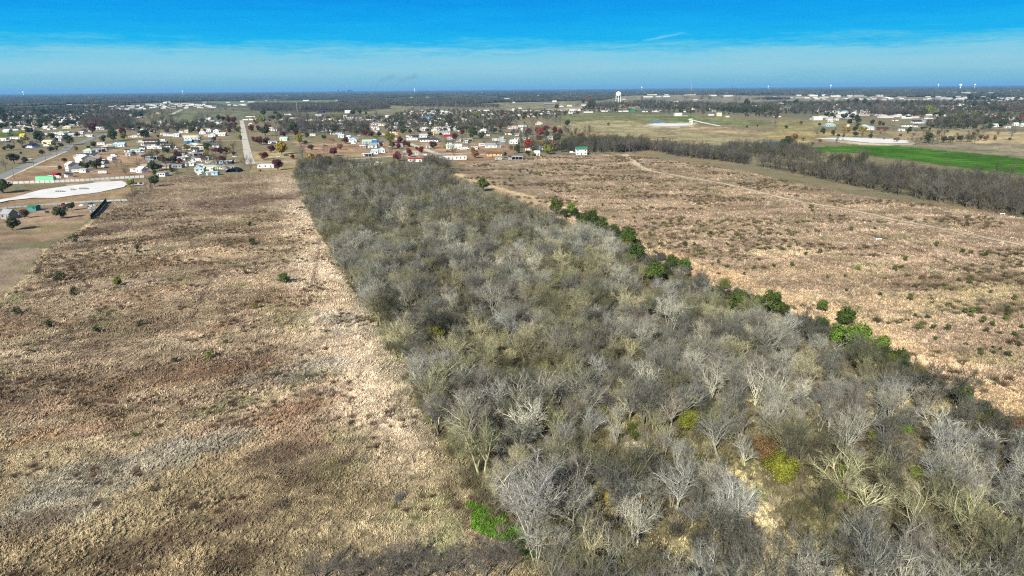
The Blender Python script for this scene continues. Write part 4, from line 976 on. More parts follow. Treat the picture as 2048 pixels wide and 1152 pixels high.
for x, y, w, kd, lab in ((452, 688, 16, 'g', 'small bright cedar shrub in the middle of the left field'), (418, 716, 28, 'l', 'low spreading green shrub left of the middle of the left field'), (270, 872, 18, 'l', 'lone yellow green shrub in the near left field'), (492, 548, 12, 'g', 'tiny green shrub left of the lone cedar'),
    (664, 530, 9, 'g', 'tiny green shrub beside the far left edge of the wood'), (655, 710, 8, 'g', 'tiny green shrub in the pale grass near the wood'), (278, 652, 24, 'e', 'olive shrub with a dark shadow in the left field, upper of two'), (350, 724, 20, 'e', 'low dull olive shrub left of the spreading green shrub'),
    (120, 562, 34, 'e', 'wide olive thicket in the upper left of the left field'), (148, 590, 24, 'e', 'olive shrub below the wide thicket in the left field'), (98, 656, 26, 'e', 'dull green shrub near the left edge of the left field'), (196, 664, 26, 'e', 'dull green shrub in a loose row in the left field'), (36, 630, 26, 'e', 'faint green shrub at the left edge of the left field'),
    (278, 505, 26, 'e', 'olive shrub under the pale grass patch in the left field'), (505, 490, 22, 'e', 'olive shrub in the far middle of the left field'), (498, 452, 16, 'e', 'small olive shrub in the far part of the left field'), (510, 618, 20, 'G', 'pale green shrub right of the middle of the left field'), (797, 1000, 30, 'b', None),
    (150, 486, 30, 'e', 'grey green shrub by the tan track corner')):
    if kd == 'b':
        p = G(x, y); o = ob('dead_shrub', BRUSH[0], loc=(p.x, p.y, gz(p.x, p.y)), s=1.1, tint=A(120, 120, 116)); tag(o, 'single grey dead shrub in the near left field beside the wood', 'shrub')
    else: leafy(x, y, w, kd, lab, small=True)
for x, y, w in ((1110, 905, 26), (1030, 690, 24), (1165, 750, 22), (935, 790, 26), (880, 745, 22), (1290, 665, 18), (1010, 960, 26), (1445, 690, 26), (1210, 830, 26), (1075, 1000, 30), (1190, 945, 24), (990, 740, 22), (1330, 905, 30), (1470, 700, 24), (1150, 1080, 34), (1120, 1110, 36), (1355, 960, 34), (1680, 1000, 34), (1480, 860, 30), (930, 680, 20), (1590, 700, 26), (1740, 880, 30), (860, 845, 24), (905, 905, 20), (740, 600, 16), (800, 620, 18)):
    leafy(x, y, w, 'G', 'low yellow green shrub inside the wood', 'yellow green shrubs inside the wood', small=True)
for x, y, w in ((640, 1150, 40), (700, 1156, 40), (760, 1160, 46), (830, 1158, 46), (880, 1150, 40), (930, 1150, 44), (970, 1140, 40), (800, 1140, 30), (1010, 1135, 36)):
    p = G(x, y + 14); i = random.randrange(9); s = random.uniform(.45, .65)
    root = bpy.data.objects.new('bare_tree', None); COL.objects.link(root); root.location = (p.x, p.y, gz(p.x, p.y)); root.scale = (s * 1.2, s * 1.2, s); root.rotation_euler[2] = random.uniform(0, 6)
    tag(root, None, 'tree', 'low dark bare trees at the bottom edge'); pooled(root, 'low dark bare tree at bottom photo edge', '', x, y)
    ob('trunk', BARE[i][0], root, tint=A(130, 122, 110)); ob('crown', BARE[i][1], root, tint=A(112, 106, 94))

# ------------------------------------------------------------------ woods along the creek and beyond: countless trees
def far_wood(name, polys, shapes, label, zadd=0):
    Ps, I_, S_, T_ = [], [], [], []
    for (pts, cell, s0, s1, cols, sub) in polys:
        if cell > 8: cell *= .6; s0 *= 1.25; s1 *= 1.4
        X, Y = wood_points(gpoly(pts), cell)
        k = (fbm(X, Y, cell * 4, 88, 3) > (.40 if cell > 6.2 else .30)) & (Y > 0); X, Y = X[k], Y[k]
        n = len(X)
        if n == 0: continue
        Ps.append(np.stack([X, Y, np.where(np.hypot(X, Y) < 3000, gz_arr(X, Y), 0)], -1)); I_.append(nr_.choice(sub, n)); S_.append(nr_.uniform(s0, s1, n))
        T_.append(np.array([np.array(A(*random.choice(cols))) * random.uniform(.75, 1.2) for _ in range(n)]))
    P = np.vstack(Ps); n = len(P); s = np.concatenate(S_)
    return stuff(name, shapes, P, np.concatenate(I_), np.stack([P[:, 0] * 0, P[:, 0] * 0, nr_.uniform(0, 6.28, n)], -1), np.stack([s, s, s * nr_.uniform(.85, 1.15, n)], -1), np.vstack(T_), label)
GB = [(104, 99, 88), (88, 84, 74), (116, 111, 96), (96, 91, 70), (78, 74, 64)]
GE = [(70, 72, 42), (80, 78, 44), (58, 64, 34)]
M_ = list(range(0, 6)); F_ = list(range(6, 11)); E_ = list(range(11, 15))
SH3 = MIDS + FARS + LEAFLOW
far_wood('creek_wood', [
    ([(1240, 305), (1300, 302), (1440, 322), (1540, 338), (1700, 372), (1850, 402), (2048, 436), (2500, 520), (2500, 470), (2048, 385), (1900, 365), (1760, 352), (1640, 350), (1520, 330), (1400, 314), (1300, 294), (1240, 292)], 4.7, .85, 1.25, GB, M_),
    ([(1560, 338), (1620, 344), (1700, 350), (1800, 352), (1900, 366), (2048, 388), (2500, 460), (2500, 436), (2048, 372), (1900, 358), (1800, 348), (1700, 340), (1640, 340)], 7.0, .7, 1.0, GB + GE[:1], M_),
    ([(1040, 306), (1130, 306), (1240, 306), (1300, 300), (1290, 291), (1240, 288), (1180, 287)], 6, .9, 1.3, GB + GE, M_),
    ([(1440, 308), (1530, 317), (1620, 324), (1650, 320), (1610, 304), (1540, 296), (1450, 298)], 5.8, .8, 1.15, GB + GE[:1], M_),
    ([(1330, 298), (1330, 311), (1400, 318), (1500, 330), (1500, 314), (1420, 304)], 5.5, .8, 1.15, GB, M_),
    ([(1650, 333), (1690, 334), (1740, 338), (1745, 328), (1690, 322), (1655, 322)], 7, .8, 1.1, GE + GB[:1], M_ + E_),
    ([(1710, 318), (1745, 320), (1750, 315), (1715, 312)], 8, .7, 1, GB, M_), ([(1880, 341), (1955, 345), (1965, 339), (1890, 332)], 7, .7, 1, GB + GE, M_), ([(1985, 351), (2040, 356), (2048, 350), (1990, 343)], 7, .7, 1, GB, M_),
    ([(850, 336), (888, 350), (905, 352), (895, 335), (870, 326), (845, 326)], 5, .9, 1.2, GB, M_),
    ([(606, 352), (640, 350), (720, 345), (700, 333), (640, 328), (596, 334)], 5.5, .7, 1.05, GB + GE[:1], M_),
    ([(270, 412), (250, 400), (262, 385), (300, 372), (310, 380), (285, 398)], 6, .3, .6, GB, M_),
    ([(1780, 800 - 20), (1800, 800), (1900, 870), (2048, 950), (2048, 915), (1900, 810)], 9, .5, .8, [(96, 94, 80)], M_),
], SH3, 'dense bare grey trees lining the creek behind the right hand field')
far_wood('town_trees', [
    ([(256, 268), (480, 266), (480, 256), (420, 250), (256, 250)], 24, .6, 1.1, GB + GE, F_ + E_), ([(160, 258), (260, 262), (270, 246), (170, 240)], 13, .8, 1.2, GB, F_),
    ([(560, 270), (740, 272), (740, 252), (560, 250)], 18, .7, 1.1, GB + GE[:1], F_), ([(770, 266), (1030, 270), (1030, 236), (780, 236)], 26, .7, 1.1, GB + GE, F_ + E_),
    ([(0, 258), (240, 250), (300, 228), (150, 215), (0, 220)], 30, .6, 1.1, GE + GB, F_ + E_), ([(0, 300), (120, 300), (150, 275), (0, 270)], 40, .5, .9, GE + GB, F_ + E_),
    ([(500, 222), (700, 226), (780, 218), (770, 211), (500, 212)], 16, .9, 1.3, GB, F_), ([(500, 252), (780, 250), (760, 232), (500, 240)], 36, .6, 1.0, GE + GB, F_ + E_),
    ([(780, 236), (1100, 240), (1180, 225), (820, 222)], 36, .7, 1.0, GE + GB, F_ + E_), ([(800, 215), (1000, 218), (1000, 213), (880, 211)], 26, .7, 1.1, GB, F_),
    ([(1160, 224), (1420, 228), (1560, 238), (1560, 212), (1290, 203), (1180, 210)], 30, .7, 1.1, GB + GE, F_ + E_), ([(1450, 215), (1560, 216), (1540, 226), (1450, 226)], 20, .7, 1.1, GE, E_),
    ([(1540, 228), (1840, 232), (2048, 250), (2300, 255), (2300, 212), (2048, 204), (1620, 206)], 28, .7, 1.15, GB + GE + GB, F_ + E_),
    ([(1850, 256), (1960, 262), (2010, 250), (2048, 246), (1990, 238), (1880, 240)], 14, .6, 1.0, GB + GE, F_ + E_), ([(1940, 222), (2300, 232), (2300, 222), (1980, 218)], 16, .8, 1.2, GB + GE, F_ + E_),
    ([(1740, 232), (1850, 234), (1850, 226), (1740, 224)], 15, .8, 1.2, GB, F_), ([(1820, 290), (1960, 288), (1960, 280), (1830, 280)], 20, .5, .9, GE + GB, M_),
    ([(1560, 282), (1790, 290), (2048, 280), (2048, 262), (1600, 262)], 75, .4, .8, GE + GB, F_ + E_), ([(700, 312), (860, 316), (990, 300), (1030, 280), (780, 278)], 60, .4, .8, GB + GE, M_),
    ([(300, 345), (480, 345), (480, 290), (300, 290)], 40, .45, .9, GB + GE + GE, M_), ([(1030, 300), (1180, 302), (1180, 262), (1030, 262)], 30, .5, .95, GB + GE, M_),
    ([(180, 345), (300, 335), (290, 290), (150, 300)], 60, .3, .6, GB + GE, M_)
], SH3, 'many small bare and green trees scattered through the town')
# the far woodland: clumps of tree crowns out to the horizon
def clump(seed, n, rad_, size, ht):
    r = random.Random(seed); V, F = [], []
    for i in range(n):
        a, q = r.uniform(0, 6.28), rad_ * math.sqrt(r.random()); cx, cy_ = q * math.cos(a), q * math.sin(a); w = size * r.uniform(.6, 1.2); h = ht * r.uniform(.7, 1.2)
        b = len(V)
        for k, (rr, zz) in enumerate(((.5, .12), (1, .5), (.7, .85))):
            for j in range(5):
                t = 6.283 * j / 5 + k; V.append((cx + math.cos(t) * w * rr * r.uniform(.7, 1.2), cy_ + math.sin(t) * w * rr * r.uniform(.7, 1.2), h * zz * r.uniform(.9, 1.1)))
        V.append((cx, cy_, h))
        for k in range(2):
            for j in range(5):
                j2 = (j + 1) % 5; F.append((b + k * 5 + j, b + k * 5 + j2, b + (k + 1) * 5 + j2, b + (k + 1) * 5 + j))
        for j in range(5): F.append((b + 10 + j, b + 10 + (j + 1) % 5, b + 15))
    return mesh('clump_shape', V, F, MAT['leaf'])
CL = [clump(k, 26, 30, 5, 9) for k in range(4)] + [clump(k + 9, 30, 95, 10, 13) for k in range(3)]
Ps, I_, T_, S_ = [], [], [], []
WC = [(70, 76, 50), (84, 82, 62), (62, 66, 46), (92, 88, 72), (74, 70, 60)]
def zone(pts, n, sub, thr, s0=.8, s1=1.3):
    poly = gpoly(pts); xs = [p[0] for p in poly]; ys = [p[1] for p in poly]
    ang = nr_.uniform(-R(44), R(44), n * 4); yy_ = nr_.uniform(min(p[1] for p in pts), max(p[1] for p in pts), n * 4); xx_ = nr_.uniform(-200, 2250, n * 4)
    Q = [G(a, b) for a, b in zip(xx_, yy_)]; X = np.array([q.x for q in Q]); Y = np.array([q.y for q in Q])
    k = inside(X, Y, poly) & ((fbm(X, Y * .6, 420, 71, 4) > thr) | (np.hypot(X, Y) > 20000)); X, Y = X[k][:n], Y[k][:n]; n = len(X)
    Ps.append(np.stack([X, Y, X * 0], -1)); I_.append(nr_.choice(sub, n)); S_.append(nr_.uniform(s0, s1, n)); T_.append(np.array([np.array(A(*random.choice(WC))) * random.uniform(.7, 1.2) for _ in range(n)]).reshape(n, 3))
zone([(-200, 211), (60, 212), (250, 207), (420, 202), (680, 199), (690, 205), (840, 212), (1000, 205), (1190, 201), (1230, 196), (1230, 188.5), (-200, 198)], 4600, [0, 1, 2, 3], .43)
zone([(1230, 193), (1290, 190), (1600, 191.5), (1800, 194), (2300, 192), (2300, 183), (1230, 187)], 2600, [0, 1, 2, 3], .47)
zone([(1500, 200), (1560, 199.5), (1840, 196), (2300, 215), (2300, 190), (1900, 193), (1600, 192)], 1000, [0, 1, 2, 3], .5)
zone([(-200, 200), (1230, 190), (2300, 184), (2300, 167.9), (1230, 177.3), (-200, 190.0)], 9000, [4, 5, 6], .40, .8, 1.5)
zone([(-200, 225), (100, 222), (260, 210), (-200, 206)], 500, [0, 1, 2, 3], .42, .7, 1.1)
P = np.vstack(Ps); n = len(P); s = np.concatenate(S_)
stuff('distant_woodland', CL, P, np.concatenate(I_), np.stack([P[:, 0] * 0, P[:, 0] * 0, nr_.uniform(0, 6.28, n)], -1), np.stack([s, s, s], -1), np.vstack(T_), 'dark woodland fading into blue haze at the horizon')
# ------------------------------------------------------------------ buildings
CO = {'w': ('white', (230, 227, 218)), 'c': ('cream', (224, 214, 178)), 't': ('tan', (206, 184, 150)), 'g': ('grey', (160, 160, 158)), 'd': ('dark grey', (70, 70, 74)), 'n': ('navy blue', (38, 44, 92)),
      'B': ('blue', (58, 128, 184)), 'p': ('pale blue', (172, 200, 208)), 'r': ('red', (180, 36, 50)), 'm': ('mint green', (186, 208, 184)), 'G': ('green', (60, 130, 90)), 'k': ('dark brown', (92, 66, 58)),
      'o': ('orange tan', (226, 178, 118)), 'y': ('yellow', (228, 200, 70)), 'b': ('brown', (134, 88, 68)), 's': ('silver grey', (188, 196, 198)), 'P': ('pinkish', (200, 164, 150)), 'L': ('lime white', (206, 214, 160)), 'e': ('teal', (70, 140, 140))}
ONE = ('first', 'second', 'third', 'fourth', 'fifth', 'sixth', 'seventh', 'eighth', 'ninth', 'tenth')
# kind: depth m, wall height m, roof rise m, word
KD = {'m': (4.6, 2.6, .5, 'mobile home'), 'h': (9, 2.7, 1.9, 'house'), 's': (4, 2.3, .6, 'shed'), 'b': (14, 4.2, 2.2, 'metal barn'), 't': (2.5, 2.6, 0, 'camper trailer'), 'c': (1.8, 1.5, 0, 'car'), 'H': (8, 5.2, 2.0, 'tall house'), 'v': (2.2, 2.2, 0, 'van'), 'l': (6, 2.6, .25, 'low flat roofed building'), 'o': (7, 2.6, .5, 'open sided shelter')}
NM = {'m': 'mobile_home', 'h': 'house', 's': 'shed', 'b': 'metal_barn', 't': 'camper_trailer', 'c': 'parked_car', 'H': 'house', 'v': 'parked_van', 'l': 'flat_building', 'o': 'open_shelter'}
def empty(name, x, y, yaw):
    e = bpy.data.objects.new(name, None); COL.objects.link(e); e.location = (x, y, gz(x, y)); e.rotation_euler[2] = yaw; return e
def gable(Lh, Dh, hw, rise, over=.35, th=.16):
    """walls with gable ends; roof as two thick slabs (ridge along x)"""
    w = MB(); x, y = Lh / 2, Dh / 2
    v = [(-x, -y, -.3), (x, -y, -.3), (x, y, -.3), (-x, y, -.3), (-x, -y, hw), (x, -y, hw), (x, y, hw), (-x, y, hw), (-x, 0, hw + rise), (x, 0, hw + rise)]
    w.v += v; w.f += [[0, 1, 5, 4], [2, 3, 7, 6], [1, 2, 6, 9, 5], [3, 0, 4, 8, 7], [4, 5, 9, 8], [6, 7, 8, 9]]
    r = MB()
    for s in (-1, 1):
        k = rise / y; ye = s * (y + over); ze = hw - k * over + .03; zr = hw + rise + .03; X = x + over; b = len(r.v)
        for zz in (0, th):
            r.v += [(-X, ye, ze + zz), (X, ye, ze + zz), (X, s * .002, zr + zz), (-X, s * .002, zr + zz)]
        for q in ((0, 1, 2, 3), (7, 6, 5, 4), (0, 4, 5, 1), (1, 5, 6, 2), (2, 6, 7, 3), (3, 7, 4, 0)): r.f.append([b + i for i in q])
    return w, r
def hip(Lh, Dh, hw, rise, over=.5):
    w = MB().box(0, 0, -.3, Lh, Dh, hw + .3); r = MB(); x, y = Lh / 2 + over, Dh / 2 + over; k = max(x - y, .3)
    r.v += [(-x, -y, hw - .05), (x, -y, hw - .05), (x, y, hw - .05), (-x, y, hw - .05), (-x, -y, hw + .1), (x, -y, hw + .1), (x, y, hw + .1), (-x, y, hw + .1), (-k, 0, hw + rise), (k, 0, hw + rise)]
    r.f += [[3, 2, 1, 0], [0, 1, 5, 4], [1, 2, 6, 5], [2, 3, 7, 6], [3, 0, 4, 7], [4, 5, 9, 8], [5, 6, 9], [6, 7, 8, 9], [7, 4, 8]]
    return w, r
_wm = {}
def unit(name, sx, sy, sz, mat):
    k = (name, round(sx, 1), round(sz, 1))
    if k not in _wm: _wm[k] = MB().box(0, 0, 0, sx, sy, sz).mesh(name, mat)
    return _wm[k]
def building(x, y, wpx, kind, wall, roof, yaw=0, lab=None, pool=True, depth=None):
    p = G(x, y); L_ = wpx / ppm(p); dp, hw, rise, word = KD[kind]; dp = depth or dp
    dist = p.length
    if kind in 'bh': dp = min(dp, max(L_ * .8, 4))
    if kind in 'b' and L_ > 40: dp, hw = 20, 4.5
    if kind in 'csmto' and L_ > 45: dp, hw = 14, 4.5
    L_ = max(L_, 3.0); ya = R(yaw)
    L_ *= 1 / (abs(math.cos(ya)) + .35 * abs(math.sin(ya)))
    cx = p.x; cy_ = p.y + dp / 2
    vx = math.atan2(p.x, p.y)
    if roof == 'w' and not lab and kind in 'hmsl' and random.random() < .55: roof = random.choice('sggtckd')
    if kind in 'ctv': return vehicle(x, y, kind, wall, yaw, lab, L_)
    root = empty(NM[kind], cx, cy_, ya)
    hipq = kind == 'h' and random.random() < .35 and not lab
    if kind == 'o':
        r = MB().box(0, 0, hw, L_, dp, .25); back = MB().box(0, dp / 2 - .1, -.2, L_, .2, hw + .19)
        ob('roof', r.mesh('roof', MAT['roofm']), root, tint=A(*CO[roof][1])); ob('wall', back.mesh('wall', MAT['wall']), root, tint=A(*CO[wall][1]))
        n = max(3, int(L_ / 5)); pm = unit('post', .2, .2, hw, MAT['steel'])
        for i in range(n + 1): ob('post', pm, root, loc=(-L_ / 2 + .2 + (L_ - .4) * i / n, -dp / 2 + .2, 0))
    else:
        w, r = hip(L_, dp, hw, rise + .5) if hipq else gable(L_, dp, hw, rise)
        ob('wall', w.mesh('wall', MAT['wall']), root, tint=A(*CO[wall][1])); ob('roof', r.mesh('roof', MAT['roofm']), root, tint=A(*CO[roof][1]))
        if dist < 1500:
            fm_ = -dp / 2 - .03
            if kind in 'mhH':
                n = max(2, min(7, int(L_ / 3.4))); wd = unit('window', 1.1, .1, 1.1, MAT['glass']); dr = unit('door', .95, .1, 2.0, MAT['wood'])
                dpos = random.randrange(n)
                for i in range(n):
                    X_ = -L_ / 2 + L_ * (i + .5) / n
                    if i == dpos: ob('door', dr, root, loc=(X_, fm_, .05))
                    else:
                        ob('window', wd, root, loc=(X_, fm_, 1.0))
                        if kind == 'H': ob('window', wd, root, loc=(X_, fm_, 3.5))
            elif kind in 'bs':
                k = min(L_ * .28, 3.6); h = min(hw * .85, 3.4)
                if L_ > 6: ob('door', unit('door', k, .1, h, MAT['wood' if kind == 's' else 'steel']), root, loc=(-L_ * .2, fm_, 0))
                ob('window', unit('window', .9, .1, .8, MAT['glass']), root, loc=(L_ * .25, fm_, 1.2))
            elif kind == 'l':
                for i in (-1, 0, 1): ob('window', unit('window', 1.2, .1, 1, MAT['glass']), root, loc=(i * L_ * .3, fm_, 1.0))
    if lab: tag(root, lab, word.split()[-1])
    else:
        size = 'long ' if L_ > 26 else ('small ' if L_ < 9 else '')
        nm = '%s%s %s' % (size, CO[wall][0], word)
        if roof != wall: nm += ', %s roof' % CO[roof][0]
        tag(root, None, 'building' if kind in 'lo' else word.split()[-1] if kind != 'm' else 'mobile home'); pooled(root, nm, where_is(x, y), x, y)
    return root
_veh = {}
def prism(prof, w, taper=1.0, y0=0):
    """side outline swept across the width"""
    b = MB(); n = len(prof)
    for s in (-1, 1):
        for (X_, Z_) in prof: b.v.append((X_, s * w / 2, Z_))
    b.f.append(list(range(n))); b.f.append(list(reversed(range(n, 2 * n))))
    for i in range(n): j = (i + 1) % n; b.f.append([i, n + i, n + j, j])
    return b
def vehicle(x, y, kind, colr, yaw, lab, L_):
    p = G(x, y); root = empty(NM[kind], p.x, p.y + 1, R(yaw))
    if kind == 'c' and L_ > 8: L_ = 4.8
    if kind not in _veh:
        if kind == 'c':
            body = prism([(-2.3, .35), (2.3, .35), (2.35, .75), (1.3, .95), (-1.9, 1.0), (-2.35, .85)], 1.8).mesh('body', MAT['paint'])
            cab = prism([(-1.8, 1.0), (1.1, .97), (.5, 1.45), (-1.2, 1.48)], 1.55).mesh('cabin', MAT['glass']); Lu = 4.7
        elif kind == 'v':
            body = prism([(-2.9, .4), (2.8, .4), (2.9, 1.2), (2.2, 1.4), (1.7, 2.3), (-2.9, 2.35)], 2.0).mesh('body', MAT['paint'])
            cab = prism([(1.74, 1.45), (2.26, 1.42), (1.8, 2.2), (1.2, 2.2), (1.2, 1.45)], 2.04).mesh('cabin_window', MAT['glass']); Lu = 5.8
        else:
            body = prism([(-3.9, .55), (3.4, .55), (3.9, 1.3), (3.6, 2.7), (3.2, 2.95), (-3.7, 2.95), (-3.95, 2.6)], 2.45).mesh('body', MAT['paint'])
            b = MB()
            for X_ in (-2.6, -.9, 1.9): b.box(X_, -1.24, 1.6, 1.0, .06, .7)
            cab = b.mesh('side_windows', MAT['glass']); Lu = 7.8
        _veh[kind] = (body, cab, Lu, MB().tube((0, -.12, 0), (0, .12, 0), .36, .36, 10).mesh('wheel', MAT['dark']))
    body, cab, Lu, wh = _veh[kind]; s = max(.8, min(L_ / Lu, 1.8 if kind == 't' else 1.15)); root.scale = (s, s, s)
    ob('body', body, root, tint=A(*CO[colr][1])); ob({'c': 'cabin', 'v': 'cabin_window', 't': 'side_windows'}[kind], cab, root)
    for X_ in ((-1.45, 1.45) if kind != 't' else (-.5, .45)):
        for s_ in (-1, 1): ob('wheel', wh, root, loc=(X_, s_ * (.82 if kind == 'c' else .95 if kind == 'v' else 1.15), .36))
    if lab: tag(root, lab, {'c': 'car', 'v': 'van', 't': 'trailer'}[kind])
    else: tag(root, None, {'c': 'car', 'v': 'van', 't': 'trailer'}[kind]); pooled(root, '%s %s' % (CO[colr][0], KD[kind][3]), where_is(x, y), x, y)
    return root
random.seed(77)
